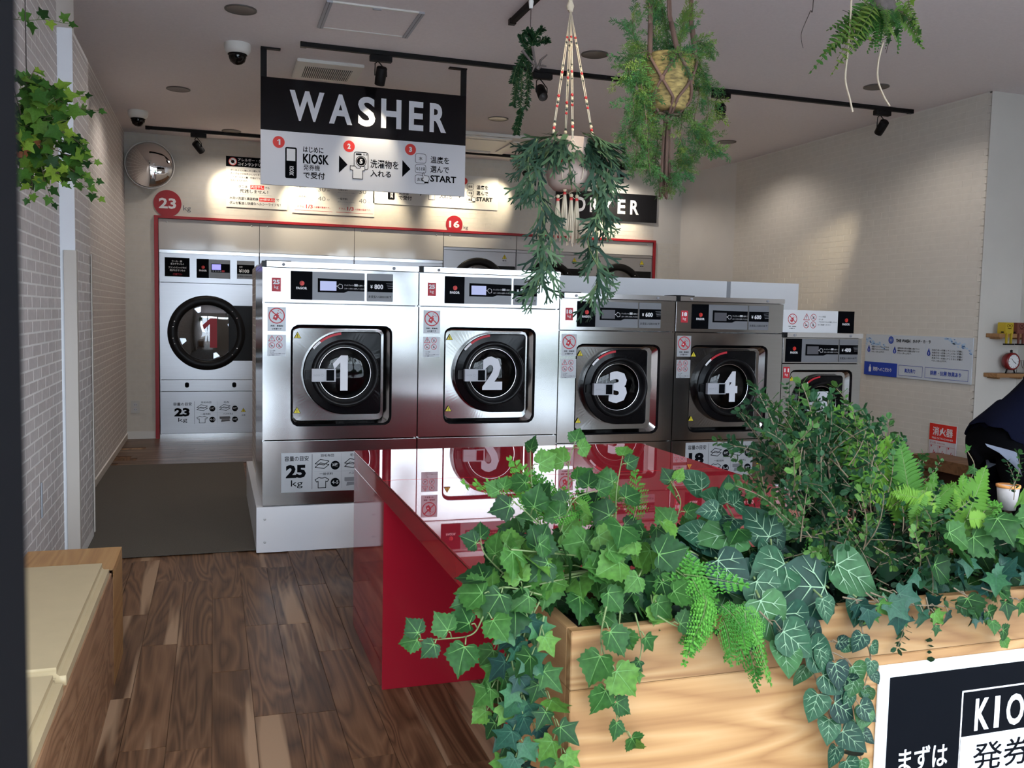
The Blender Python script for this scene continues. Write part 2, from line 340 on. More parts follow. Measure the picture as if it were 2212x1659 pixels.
# floor slab + planks
fl = struct(MB().box(-1.3, 6.3, .1, 11.4, -.12, -.006, M['plank']).build('floor'))
PW, PL = .135, .92
pm = MB().box(-PW / 2 + .0007, PW / 2 - .0007, -PL / 2 + .0008, PL / 2 - .0008, -.006, 0, M['plank'], bev=.0012)
pme = None; rnd = random.Random(3)
for i in range(33):
    x = -.888 + i * PW; off = rnd.random() * PL * .8
    for j in range(6):
        y0 = .12 + off + (j - 1) * PL; y1 = y0 + PL
        a, b = max(y0, .12), min(y1, 5.262)
        if b - a < .02: continue
        if b - a > PL - 1e-4:
            if pme is None: ob = pm.build('plank', fl); pme = ob.data; ob.location = (x, (a + b) / 2, 0)
            else: link('plank', pme, fl, (x, (a + b) / 2, 0))
        else: MB().box(-PW / 2 + .0007, PW / 2 - .0007, -(b - a) / 2 + .0008, (b - a) / 2 - .0008, -.006, 0, M['plank'], bev=.0012).build('plank', fl, (x, (a + b) / 2, 0))
pmx = MB().box(-.6 + .0008, .6 - .0008, -PW / 2 + .0007, PW / 2 - .0007, -.006, 0, M['plankx'], bev=.0012); pme = None
for j in range(13):
    y = 8.40 + (j + .5) * PW; off = rnd.random()
    for i in range(6):
        x = -1.0 + off + i * 1.2
        if x - .6 > 5.6: continue
        if pme is None: ob = pmx.build('plank', fl); pme = ob.data; ob.location = (x, y, 0)
        else: link('plank', pme, fl, (x, y, 0))
# floor mat between the wall and the machines
mp = [(XP + .002, 5.268), (.222, 5.268), (.245, 8.398), (XL + .012, 8.398), (XL + .012, 5.83), (XP + .002, 5.83)]
mb = MB(); n = len(mp); mb.add([(p[0], p[1], 0.0005) for p in mp] + [(p[0], p[1], .005) for p in mp], [tuple(range(n, 2 * n))] + [(i, (i + 1) % n, n + (i + 1) % n, n + i) for i in range(n)], M['mat'])
tag(mb.build('floor_mat'), 'plain grey-brown mat covering the aisle left of the washers', 'mat')

ce = struct(MB().box(-1.3, 6.3, .1, 11.4, CEIL, CEIL + .15, M['ceil']).build('ceiling'))

# left wall: near stretch, shallow pilaster, far stretch
wl = struct(MB().box(-1.3, XN, .1, 5.82, -.12, CEIL, M['mortar']).box(-1.3, XL, 5.8, 11.4, -.12, CEIL, M['mortar']).box(XN - .05, XP, 5.21, 5.82, 0, 2.76, M['mortar']).build('wall_left'))
brick_wall(wl, (XN, .31, .02), (0, 1, 0), 4.89, CEIL - .03, M['brick'], M['mortar'], 225, lambda p: 0 if (3.6 < p.y and .35 < p.z < 2.9) else 1 + near_key(p))
bs = MB()
wl2 = wl
brick_wall(wl2, (XP, 5.21, .06), (0, 1, 0), .61, 2.68, M['brick'], M['mortar'], 70, lambda p: abs(p.z - 1.2))
brick_wall(wl2, (XL, 5.83, .06), (0, 1, 0), YB - 5.83, CEIL - .07, M['brick'], M['mortar'], 0, near_key)
MB().box(XN - .02, XP + .001, 5.200, 5.2099, 0, 2.761, M['white']).build('pilaster_face', wl)
MB().box(-.733, -.672, 5.188, 5.1999, 0, 1.645, M['beige'], bev=.002).box(-.6795, -.672, 5.19, 5.235, 0, 1.645, M['beige'], bev=.002).build('corner_guard', wl)
MB().box(XP + .004, XP + .010, 5.79, 5.826, .03, 1.66, M['beige'], bev=.001).box(XP - .02, XP + .010, 5.8225, 5.828, .03, 1.66, M['beige']).build('corner_guard', wl)
MB().box(XN + .004, XN + .010, 4.52, 4.535, .40, .56, M['pgrey']).build('wall_seam_clip', wl)
struct(MB().box(XL, XL + .009, 5.83, YB, 0, .06, M['beige']).box(XL, XL + .0105, 5.83, YB, .056, .061, M['mortar']).build('baseboard_left'))

# back wall with the niche of the dryers
wb = struct(MB().box(-1.3, -.545, YB, YB + .1, -.12, CEIL, M['wall']).box(5.095, 6.3, YB, YB + .1, -.12, CEIL, M['wall']).box(-.545, 5.095, YB, YB + .1, 2.285, CEIL, M['wall'])
            .box(-1.3, 6.3, 11.3, 11.4, -.12, CEIL, M['pgrey']).box(6.2, 6.3, 9.0, 11.4, -.12, CEIL, M['pgrey']).box(-1.3, -1.2, YB, 11.4, -.12, CEIL, M['pgrey']).build('wall_back'))
brick_wall(wb, (XL, YB, .08), (1, 0, 0), .31, CEIL - .08, M['brick_pale'], M['mortar_pale'], 0, near_key, th=.0010, gap=.005)
brick_wall(wb, (-.545, YB, 2.29), (1, 0, 0), 5.64, CEIL - 2.29, M['brick_pale'], M['mortar_pale'], 0, near_key, th=.0010, gap=.005)
brick_wall(wb, (5.10, YB, .08), (1, 0, 0), .36, 2.2, M['brick_pale'], M['mortar_pale'], 0, near_key, th=.0010, gap=.005)
struct(MB().box(XL, -.585, YB - .010, YB, 0, .075, M['offwhite']).build('baseboard_back'))

# right wall, its far jog, and the alcove with the shelves
wr = MB().box(XR, 6.3, YC, 9.1, -.12, CEIL, M['mortar_pale']).box(5.993, 6.3, .1, YC, -.12, CEIL, M['wall'])
wr.add([(XR, 9.1, -.12), (5.46, YB, -.12), (5.46, YB, CEIL), (XR, 9.1, CEIL)], [(0, 1, 2, 3)], M['wall'])
wr = struct(wr.build('wall_right'))
brick_wall(wr, (XR, 9.1, .05), (0, -1, 0), 9.1 - YC, CEIL - .06, M['brick_pale'], M['mortar_pale'], 300, lambda p: (0 if .25 < p.z < 1.95 and p.y < 8.2 else 5) + near_key(p) * .01, gap=.005)
MB().box(XR, 5.993, YC - .004, YC + .02, 0, CEIL, M['wall']).build('alcove_face', wr)

# shop front behind the camera: low black frame, tall panes, header
def pane_frame(name, x0, x1, z0=.08, z1=2.70, y=.16):
    f = MB(); t = .045
    f.box(x0, x1, y - .03, y + .03, z0 - .08, z0, M['frame']).box(x0, x1, y - .03, y + .03, z1, z1 + .06, M['frame'])
    f.box(x0, x0 + t, y - .03, y + .03, z0, z1, M['frame']).box(x1 - t, x1, y - .03, y + .03, z0, z1, M['frame'])
    o = struct(f.build(name)); MB().box(x0 + t, x1 - t, y - .004, y + .004, z0, z1, M['glass']).build('pane', o); return o
struct(MB().box(-1.3, 6.3, .10, .22, 2.76, CEIL, M['wall']).box(4.30, 6.3, .10, .22, -.12, 2.76, M['wall']).box(-1.3, -.76, .10, .22, -.12, 2.76, M['wall']).build('wall_front'))
pane_frame('window_1', 1.02, 2.28); pane_frame('window_2', 2.28, 3.54); pane_frame('window_3', 3.54, 4.30)
# entrance: black frame post beside the camera, leaf slid open behind it
d1 = struct(MB().box(-.125, -.0432, .18, .245, 0, 2.70, M['frame'], bev=.004).box(-.76, .98, .13, .19, 2.70, 2.76, M['frame']).box(.96, 1.02, .13, .19, 0, 2.76, M['frame']).build('door_1'))
MB().box(-.74, -.125, .205, .215, .02, 2.70, M['glass']).build('pane', d1)
struct(MB().box(-40, 50, -4.2, .1, -.2, -.02, M['sun_toned_pavement']).build('pavement')); struct(MB().box(-40, 50, -70, -4.2, -.2, -.03, mat('pale_concrete', (.50, .51, .52), .9, noise=.1, nscale=1)).build('car_park'))  # pavement colour raised as if sunlit, to bounce light onto the ceiling

# ================================================================== MACHINES
def no_detergent(P, cx, cz, r, k=1):
    """pictogram: detergent bottle struck out, in a ring"""
    P.lay(k).ring(cx, cz, r, r * .13, M['pred'])
    s = r
    P.lay(k).poly([(cx - .50 * s, cz - .38 * s), (cx - .05 * s, cz - .62 * s), (cx + .30 * s, cz - .02 * s), (cx + .12 * s, cz + .22 * s), (cx - .08 * s, cz + .26 * s), (cx - .34 * s, cz + .02 * s)], M['pred'])
    P.poly([(cx + .00 * s, cz + .30 * s), (cx + .22 * s, cz + .18 * s), (cx + .28 * s, cz + .30 * s), (cx + .08 * s, cz + .42 * s)], M['pred'])
    for (a, b) in ((.18, .62), (.42, .42), (.55, .30)): P.disc(cx + a * s, cz + b * s, .06 * s, M['pred'], 8)
    P.lay(k + 1).line((cx - .66 * s, cz + .62 * s), (cx + .66 * s, cz - .62 * s), .14 * s, M['pred'])
    P.disc(cx - .16 * s, cz - .14 * s, .10 * s, M['pwhite'], 10)
def caution_icons(P, x0, z0, x1, z1, k=1):
    w_, h_ = x1 - x0, z1 - z0; r = w_ * .21; c = [(x0 + w_ * .25, z1 - h_ * .25), (x0 + w_ * .75, z1 - h_ * .25), (x0 + w_ * .25, z0 + h_ * .25), (x0 + w_ * .75, z0 + h_ * .25)]
    (a, b) = c[0]; P.lay(k).outline([(a, b + r), (a + r, b - r * .8), (a - r, b - r * .8)], r * .16, M['pred']); P.line((a, b + r * .45), (a, b - r * .15), r * .16, M['pblack']); P.disc(a, b - r * .45, r * .1, M['pblack'], 8)
    for j, (a, b) in enumerate(c[1:]):
        P.lay(k).ring(a, b, r, r * .15, M['pred'], 20).line((a - r * .62, b + r * .62), (a + r * .62, b - r * .62), r * .15, M['pred'])
        P.poly([[(a - .4 * r, b - .4 * r), (a + .1 * r, b - .45 * r), (a + .35 * r, b + .3 * r), (a - .1 * r, b + .2 * r)], [(a - .35 * r, b - .4 * r), (a + .35 * r, b - .3 * r), (a + .4 * r, b + .05 * r), (a - .4 * r, b)], [(a - .3 * r, b - .4 * r), (a + .3 * r, b - .4 * r), (a + .18 * r, b + .1 * r), (a, b + .5 * r), (a - .2 * r, b + .1 * r)]][j], M['pmgrey'])
def logo(P, cx, cz, s, k=1):
    """red roundel cut by stripes over the maker's lettering"""
    P.lay(k).disc(cx + .05 * s, cz + .42 * s, .40 * s, M['pred_logo'])
    P.lay(k + 1)
    for dz in (.24, .0, -.2): P.rect(cx - .42 * s, cz + (.46 + dz) * s, cx + (.05 + dz * .4) * s, cz + (.53 + dz) * s, M['pblack'])
    P.text('FAGOR', cx - .9 * s, cz - .62 * s, cx + .9 * s, cz - .18 * s, M['pwhite'], bold=.045)
M['pred_logo'] = mat('print_bright_red', (.75, .03, .02), .45)
def warn_tri(P, cx, cz, s, k=1):
    P.lay(k).poly([(cx - s, cz - .75 * s), (cx + s, cz - .75 * s), (cx, cz + s)], M['pblack']); P.lay(k + 1).poly([(cx - .86 * s, cz - .66 * s), (cx + .86 * s, cz - .66 * s), (cx, cz + .84 * s)], M['pyel'])
    P.lay(k + 2).line((cx, cz + .32 * s), (cx, cz - .18 * s), .15 * s, M['pblack']).disc(cx, cz - .42 * s, .1 * s, M['pblack'], 8)
def capacity_chart(P, x0, z0, x1, z1, kg, futon, k=1, film=True):
    """film sticker: capacity guide with pictograms"""
    W_, H_ = x1 - x0, z1 - z0
    X = lambda t: x0 + t * W_
    Z = lambda t: z0 + t * H_
    if film: P.lay(k).rect(x0, z0, x1, z1, M['pskin'])
    P.lay(k + 1).text('容量の目安', X(.035), Z(.79), X(.30), Z(.92), M['pblack'], .012)
    P.text(kg, X(.05), Z(.36), X(.27), Z(.70), M['pblack'], .05); P.text('kg', X(.105), Z(.10), X(.235), Z(.31), M['pblack'], .0)
    P.rect(X(.335), Z(.06), X(.339), Z(.96), M['pblack']); P.rect(X(.36), Z(.505), X(.96), Z(.508), M['pmgrey']); P.rect(X(.665), Z(.06), X(.667), Z(.96), M['pmgrey'])
    t = H_ * .018
    for (cx, nm, num) in ((.36, '羽毛布団', futon[0] + '枚'), (.69, '毛布', futon[1] + '枚')):
        P.text(nm, X(cx + .07), Z(.88), X(cx + (.22 if len(nm) > 2 else .15)), Z(.955), M['pblack'], .01)
        for dz in (0, .09):
            P.outline([(X(cx + .01), Z(.62 + dz)), (X(cx + .11), Z(.585 + dz)), (X(cx + .165), Z(.68 + dz)), (X(cx + .07), Z(.73 + dz))], t, M['pblack'])
        P.disc(X(cx + .235), Z(.66), H_ * .115, M['pblack'], 20)
        P.lay(k + 2).text(num, X(cx + .20), Z(.63), X(cx + .27), Z(.72), M['pskin'], .02); P.lay(k + 1)
    for (cx, nm, num) in ((.36, '一般衣料', futon[2]), (.69, 'バスタオル', futon[3])):
        P.text(nm, X(cx + .06), Z(.415), X(cx + .21), Z(.48), M['pblack'], .01)
        if cx < .5:
            P.outline([(X(cx + a), Z(b)) for a, b in ((.01, .30), (.055, .36), (.075, .34), (.10, .34), (.12, .36), (.165, .30), (.145, .24), (.13, .26), (.13, .09), (.045, .09), (.045, .26), (.03, .24))], t, M['pblack'])
        else:
            P.poly([(X(cx + a), Z(b)) for a, b in ((.01, .34), (.16, .35), (.17, .27), (.155, .24), (.165, .15), (.03, .12), (.04, .22), (.01, .25))], M['pmgrey'])
            P.lay(k + 2).rect(X(cx + .02), Z(.22), X(cx + .165), Z(.235), M['pskin']); P.lay(k + 1)
        P.disc(X(cx + .235), Z(.22), H_ * .115, M['pblack'], 20)
        P.lay(k + 2).text(num, X(cx + .198), Z(.18), X(cx + .272), Z(.27), M['pskin'], .02); P.lay(k + 1)

def washer(x0, W, H, kg, price, number, zl, zs, door_c, lab, top_sign=False, lcd='lcd', futon=('3', '4', '4-5', '25枚'), tagpos=None, stickers=True, sc=1., recess=None, ctl=None, chart=True):
    """front loader: local x 0..W, z 0..H, front at y = 0"""
    t = thing('washing_machine', lab, 'washing machine', (x0, 5.22, .262), 0, 'washers in the stainless row')
    D = .86; g = .003; S = M['steel']
    MB().box(g, g + .012, .03, D, 0, H - .03, S).box(W - g - .012, W - g, .03, D, 0, H - .03, S).box(g + .013, W - g - .013, .42, D - .002, .002, H - .032, S).build('cabinet', t)
    lid = MB().box(g, W - g, -.012, D, H - .03, H, M['steel2'], bev=.003); lo = lid.build('lid', t)
    for fx in (.13, .83):
        MB().lathe([(.009, -.012), (.009, -.016), (.004, -.018)], M['pgrey'], (fx * W, 0, H - .016), 'y', 12, cap1=True).build('screw', lo)
    MB().box(0, .025, -.014, .05, H - .031, H + .001, M['blackp']).build('end_cap', lo); MB().box(.02, .16, .05, .2, H + .001, H + .008, M['blackp']).build('hinge_cap', lo)
    MB().box(g, W - g, 0, .03, zs + .004, H - .034, S, bev=.003).build('control_fascia', t)
    MB().box(g, W - g, 0, .03, 0, zl - .003, S, bev=.003).build('lower_panel', t)
    # front panel with the pressed door recess
    rx0, rx1, rz0, rz1 = recess; cx, cz = (rx0 + rx1) / 2, (rz0 + rz1) / 2
    outer = [(g, zl + .003), (W - g, zl + .003), (W - g, zs - .003), (g, zs - .003)]
    rim = rrect(rx0, rx1, rz0, rz1, .045 * sc); inn = rrect(rx0 + .012, rx1 - .012, rz0 + .012, rz1 - .012, .036 * sc)
    flo = rrect(rx0 + .016, rx1 - .045 * sc, rz0 + .03 * sc, rz1 - .02 * sc, .032 * sc)
    dx0, dx1, dr = door_c[0] - door_c[2], door_c[3], door_c[2]; dc = (door_c[0], door_c[1])
    dsh = arc(dc[0], dc[1], dr, 90, 270, 28) + arc(dx1 - .022, dc[1] - dr + .022, .022, 270, 360, 4) + arc(dx1 - .022, dc[1] + dr - .022, .022, 0, 90, 4)
    c0 = (cx, cz); A = angles(c0, [outer, flo], 96)
    Lp = lambda poly, y: [(p[0], y, p[1]) for p in radial(poly, c0, A)]
    fp = MB(); lo_, lr = Lp(outer, 0), Lp(rim, 0)
    fp.loops([Lp(outer, .03), lo_, lr], S, False); li = Lp(inn, .012); lf = Lp(flo, .034 * sc)
    fp.build('front_panel', t)
    rc = MB(); rc.loops([lr, Lp(rrect(rx0 + .003, rx1 - .003, rz0 + .003, rz1 - .003, .043 * sc), .002), li], M['blackg'], True)
    rc.loops([li, lf], S, True); rc.loops([lf, Lp(dsh, .036 * sc)], S, False); rc.build('door_recess', t)
    # door: black D-shaped surround, deep ring, bowl glass
    d = MB(); B = M['blackg']; yb = .040 * sc
    A2 = [2 * math.pi * i / 72 for i in range(72)]; A2 = sorted(set([round(a, 5) for a in A2] + [round(math.atan2(q[1] - dc[1], q[0] - dc[0]) % (2 * math.pi), 5) for q in dsh[29:]]))
    Ld = lambda poly, y: [(p[0], y, p[1]) for p in radial(poly, dc, A2)]
    big = dsh; r1 = .99 * dr
    d.loops([Ld(big, yb), Ld(big, -.004)], B, False)
    ins = arc(dc[0], dc[1], dr - .006, 90, 270, 28) + arc(dx1 - .026, dc[1] - dr + .026, .02, 270, 360, 4) + arc(dx1 - .026, dc[1] + dr - .026, .02, 0, 90, 4)
    d.loops([Ld(big, -.004), Ld(ins, -.010)], B, False)
    d.loops([Ld(ins, -.010), Ld(circ(*dc, .815 * dr, 72), -.016)], B, False)
    d.loops([[(p[0], y, p[1]) for p in radial(circ(*dc, q * dr, 72), dc, A2)] for q, y in ((.815, -.016), (.80, -.045), (.77, -.052), (.72, -.050), (.69, -.030), (.66, -.012), (.64, .0))], M['blackp'], True)
    do = d.build('door', t)
    # chrome rim, drum behind and glass
    MB().lathe([(.640 * dr, .002), (.632 * dr, -.006), (.615 * dr, -.004)], M['steel2'], (dc[0], 0, dc[1]), 'y', 48).build('glass_rim', do)
    MB().lathe([(.64 * dr, .0), (.60 * dr, .10), (.60 * dr, .30), (.02, .32)], M['drum'], (dc[0], 0, dc[1]), 'y', 36).build('drum', do)
    MB().lathe([(.625 * dr, .0), (.55 * dr, -.010), (.40 * dr, -.018), (.2 * dr, -.023), (.004, -.025)], M['porthole'], (dc[0], 0, dc[1]), 'y', 40).build('glass', do)
    hx0, hx1 = dc[0] - .80 * dr - .004, dc[0] - .80 * dr + .128 * sc; hz = dc[1] - .008
    h = MB().box(hx0, hx0 + .075 * sc, -.075, -.045, hz - .036 * sc, hz + .036 * sc, M['pgrey_l'], bev=.002).box(hx0 + .075 * sc, hx1, -.075, -.066, hz - .036 * sc, hz + .036 * sc, M['pgrey_l'], bev=.001).box(hx0 - .03, hx0, -.03, -.004, hz - .025, hz + .025, M['blackp'])
    ho = h.build('handle', do)
    P = Print(-.0755); P.rect(hx0 + .080 * sc, hz - .030 * sc, hx1 - .009, hz + .030 * sc, M['pblack']); P.text('FAGOR', hx0 + .010, hz - .005, hx0 + .045 * sc, hz + .005, M['pgrey'], .03); P.ring(hx0 + .058 * sc, hz, .008, .002, M['pgrey'], 14); P.build('handle_print', ho)
    P = Print(-.030); P.text(number, dc[0] - .072 * sc, dc[1] - .098 * sc, dc[0] + (.012 if number == '1' else .052) * sc, dc[1] + .102 * sc, M['num'], .05); P.build('numeral', do)
    # warning band on the door edge
    P = Print(-.011)
    pts = arc(dc[0], dc[1], dr * .985, 96, 142, 10) + arc(dc[0], dc[1], dr * .90, 142, 96, 10)
    for i in range(10):
        P.lay(1).poly([pts[i], pts[i + 1], pts[20 - i], pts[21 - i]] if False else [pts[i], pts[i + 1], pts[21 - i - 1], pts[21 - i]], M['pred'] if i < 7 else M['pwhite'])
    P.build('warning_band', do)
    # control panels
    a = ctl; b0, b1, g1, q0, q1, pz0, pz1 = a
    MB().box(b0, b1, -.006, .0, pz0, pz1, M['pblack'], bev=.001).build('logo_panel', t)
    P = Print(-.006); logo(P, (b0 + b1) / 2, (pz0 + pz1) / 2 - .002, .033, 1); P.build('maker_logo', t)
    dp = MB().box(b1, g1, -.005, .0, pz0, pz1, M['pmgrey_l'], bev=.001).build('display_panel', t)
    h_ = pz1 - pz0; w_ = g1 - b1; s0 = b1 + .10 * w_
    P = Print(-.005); P.poly([(s0, pz0 + .28 * h_), (s0 + .5 * w_, pz0 + .28 * h_), (s0 + .58 * w_, pz0 + .34 * h_), (g1 - .001, pz0 + .34 * h_), (g1 - .001, pz0 + .75 * h_), (s0, pz0 + .77 * h_)], M['pblack'])
    P.lay(2).rect(s0 + .045 * w_, pz0 + .34 * h_, s0 + .355 * w_, pz0 + .68 * h_, M[lcd])
    hx, hz2 = s0 + .43 * w_, pz0 + .50 * h_
    P.outline([(hx - .022, hz2 + .002), (hx - .010, hz2 + .006), (hx - .006, hz2 + .014), (hx + .004, hz2 + .012), (hx + .012, hz2 + .008), (hx + .012, hz2 - .010), (hx - .004, hz2 - .013), (hx - .010, hz2 - .004)], .0022, M['pwhite'])
    P.text('ディスプレイの', hx + .022, pz0 + .52 * h_, hx + .075, pz0 + .585 * h_, M['pwhite'], .0, 1); P.rect(hx + .078, pz0 + .52 * h_, hx + .098, pz0 + .60 * h_, M['plgrey']); P.text('を選択して', hx + .100, pz0 + .52 * h_, hx + .138, pz0 + .58 * h_, M['pwhite'], 0., 1)
    P.text('スタートボタンを押してください', hx + .022, pz0 + .40 * h_, hx + .138, pz0 + .46 * h_, M['pwhite'], .0, 1); P.build('display_print', dp)
    pp = MB().box(q0, q1, -.005, .0, pz0, pz1, M['pmgrey_l'], bev=.002).build('price_panel', t)
    P = Print(-.005); w2 = q1 - q0; P.rect(q0 + .002, pz0 + .34 * h_, q1 - .001, pz0 + .75 * h_, M['pblack'])
    P.lay(2).text('¥', q0 + .13 * w2, pz0 + .46 * h_, q0 + .22 * w2, pz0 + .59 * h_, M['pwhite'], .03); P.text(price, q0 + .28 * w2, pz0 + .44 * h_, q0 + .62 * w2, pz0 + .62 * h_, M['pwhite'], .04)
    for i in range(4): P.line((q0 + (.74 + .02 * i) * w2, pz0 + (.66 - .06 * i) * h_), (q1 - .001, pz0 + (.68 - .06 * i) * h_), .0016, M['pgrey'])
    P.lay(1).text('お支払いはKIOSKで', q0 + .06 * w2, pz0 + .12 * h_, q1 - .06 * w2, pz0 + .22 * h_, M['pblack'], .015, 1); P.build('price_print', pp)
    # stickers
    tx, tz = tagpos; tw, th = .049, .076
    tb = MB().box(tx, tx + tw, -.0012, 0, tz, tz + th, M['pred']).build('capacity_tag', t)
    P = Print(-.0012); P.text(kg, tx + .006, tz + .040, tx + tw - .006, tz + .066, M['pwhite'], .05); P.text('kg', tx + .013, tz + .012, tx + tw - .013, tz + .034, M['pwhite'], .0); P.build('capacity_lettering', tb)
    if stickers:
        sx, sz = stickers
        st = MB().box(sx, sx + .100, -.0008, 0, sz - .134, sz, M['pskin']).build('detergent_sticker', t)
        P = Print(-.0008); no_detergent(P, sx + .05, sz - .048, .044); P.text('洗剤・柔軟剤', sx + .016, sz - .110, sx + .084, sz - .100, M['pblack'], .02, 1); P.text('は不要です', sx + .024, sz - .126, sx + .076, sz - .116, M['pblack'], .02, 1); P.build('sticker_print', st)
        st = MB().box(sx, sx + .100, -.0008, 0, sz - .272, sz - .154, M['pskin']).build('caution_sticker', t)
        P = Print(-.0008); caution_icons(P, sx + .004, sz - .232, sx + .084, sz - .156)
        for i, tt in enumerate(('・ペット用品', '・おしめ', '・アロマオイルの付着したもの', 'はご遠慮ください')): P.text(tt, sx + .010, sz - .245 - i * .0082, sx + (.042, .034, .096, .066)[i], sz - .239 - i * .0082, M['pblack'], .01, 1)
        P.build('sticker_print', st)
    for (a, b) in ((rx0 + .040 * sc, rz1 - .062), (rx0 + .038 * sc, rz0 + .088)):
        P = Print(.028); warn_tri(P, a, b, .0205); P.build('warning_sticker', t)
    if chart:
        P = Print(-.0004); capacity_chart(P, .105, .072, min(.61, W - .13), .297, kg, futon); P.build('capacity_chart', t)
        P = Print(-.0004); warn_tri(P, W - .15, .155, .018); P.text('注意', W - .165, .120, W - .135, .130, M['pblack'], .01, 1); P.build('warning_sticker', t)
    return t
M['drum'] = mat('drum_steel', (.05, .05, .055), .4, 1.); M['pgrey_l'] = mat('handle_grey', (.42, .43, .47), .38); M['pmgrey_l'] = mat('panel_grey', (.20, .205, .225), .32)
c25 = (.154, .272, .564, .577, .727, 1.160, 1.318); c18 = (.116, .236, .526, .534, .687, 1.036, 1.194); c11 = (.026, .148, .440, .448, .602, .826, .982)
washer(.252, .880, 1.367, '25', '800', '1', .370, 1.139, (.4565, .749, .2355, .661), 'stainless washer numbered 1, leftmost of the row beside the aisle', tagpos=(.052, 1.201), stickers=(.029, 1.116), recess=(.155, .727, .446, 1.021), ctl=c25, lcd='lcd')
washer(1.132, .877, 1.367, '25', '800', '2', .370, 1.139, (.4565, .749, .2355, .661), 'stainless washer numbered 2, between machines 1 and 3, screen lit', tagpos=(.052, 1.201), stickers=(.029, 1.116), recess=(.155, .727, .446, 1.021), ctl=c25, lcd='lcd')
washer(2.009, .793, 1.242, '18', '600', '3', .312, 1.013, (.402, .662, .235, .602), 'stainless 18 kg washer numbered 3, right of the taller machine 2', tagpos=(.039, 1.075), stickers=(.018, .990), recess=(.114, .694, .362, .932), ctl=c18, lcd='lcdoff', futon=('2', '3', '3-4', '18枚'))
washer(2.802, .806, 1.242, '18', '600', '4', .312, 1.013, (.402, .662, .235, .602), 'stainless 18 kg washer numbered 4, left of the smallest machine', tagpos=(.039, 1.075), stickers=(.018, .990), recess=(.114, .694, .362, .932), ctl=c18, lcd='lcdoff', futon=('2', '3', '3-4', '18枚'))
washer(3.608, .640, 1.022, '11', '400', '5', .28, .815, (.320, .540, .195, .490), 'smallest stainless washer numbered 5, rightmost of the row', tagpos=(.014, .716), stickers=False, recess=(.067, .570, .315, .772), ctl=c11, lcd='lcdoff', sc=.86, chart=False)

# white plinth under the row and partition behind it
pl = thing('washer_plinth', 'long white plinth board the washers stand on', 'plinth', (.222, 5.205, 0))
MB().box(0, 4.04, 0, 1.64, 0, .258, M['white'], bev=.002).build('platform', pl)
for i, (a, b) in enumerate(((.045, .06), (.045, .19), (1.3, .06), (1.3, .19), (2.6, .06), (2.6, .19))):
    MB().lathe([(.007, 0), (.007, -.003), (.003, -.004)], M['plgrey'], (a, 0, b), 'y', 10, cap1=True).build('screw_cap', pl)
pt = struct(MB().box(.264, 4.34, 6.115, 6.84, .26, 1.648, M['mortar']).build('wall_partition'))
brick_wall(pt, (.264, 6.84, .30), (0, -1, 0), .72, 1.34, M['brick'], M['mortar'], 0, near_key)
for (a, b) in ((.268, 1.98), (2.02, 3.70), (3.735, 4.34)): MB().box(a, b, 6.100, 6.1149, .9, 1.652, M['white'], bev=.001).build('panel', pt)
MB().box(3.70, 3.735, 6.104, 6.1149, .9, 1.650, M['pgrey']).build('joint_strip', pt)

# printed card standing on the smallest washer
cd = thing('notice_board', 'white notice card with red pictograms on the smallest washer', 'sign', (3.608, 5.24, 1.285))
MB().box(-.004, .578, .0, .012, 0, .150, M['pwhite'], bev=.001).build('card', cd)
MB().box(.445, .578, -.001, 0, 0, .150, M['pblack']).build('card_end', cd)
P = Print(0.); logo(P, .512, .075, .034, 3); no_detergent(P, .082, .090, .036, 1); P.lay(1).text('洗剤・柔軟剤', .052, .036, .112, .045, M['pblack'], .02, 1).text('は不要です', .060, .022, .104, .031, M['pblack'], .02, 1)
caution_icons(P, .165, .028, .275, .130, 1); P.lay(1)
for i, tt in enumerate(('・ペット用品', '・おしめ', '・アロマオイルの付着したもの', 'はご遠慮ください')): P.text(tt, .285, .104 - i * .018, (.345, .325, .438, .388)[i], .115 - i * .018, M['pblack'], .01, 1)
P.build('card_print', cd)

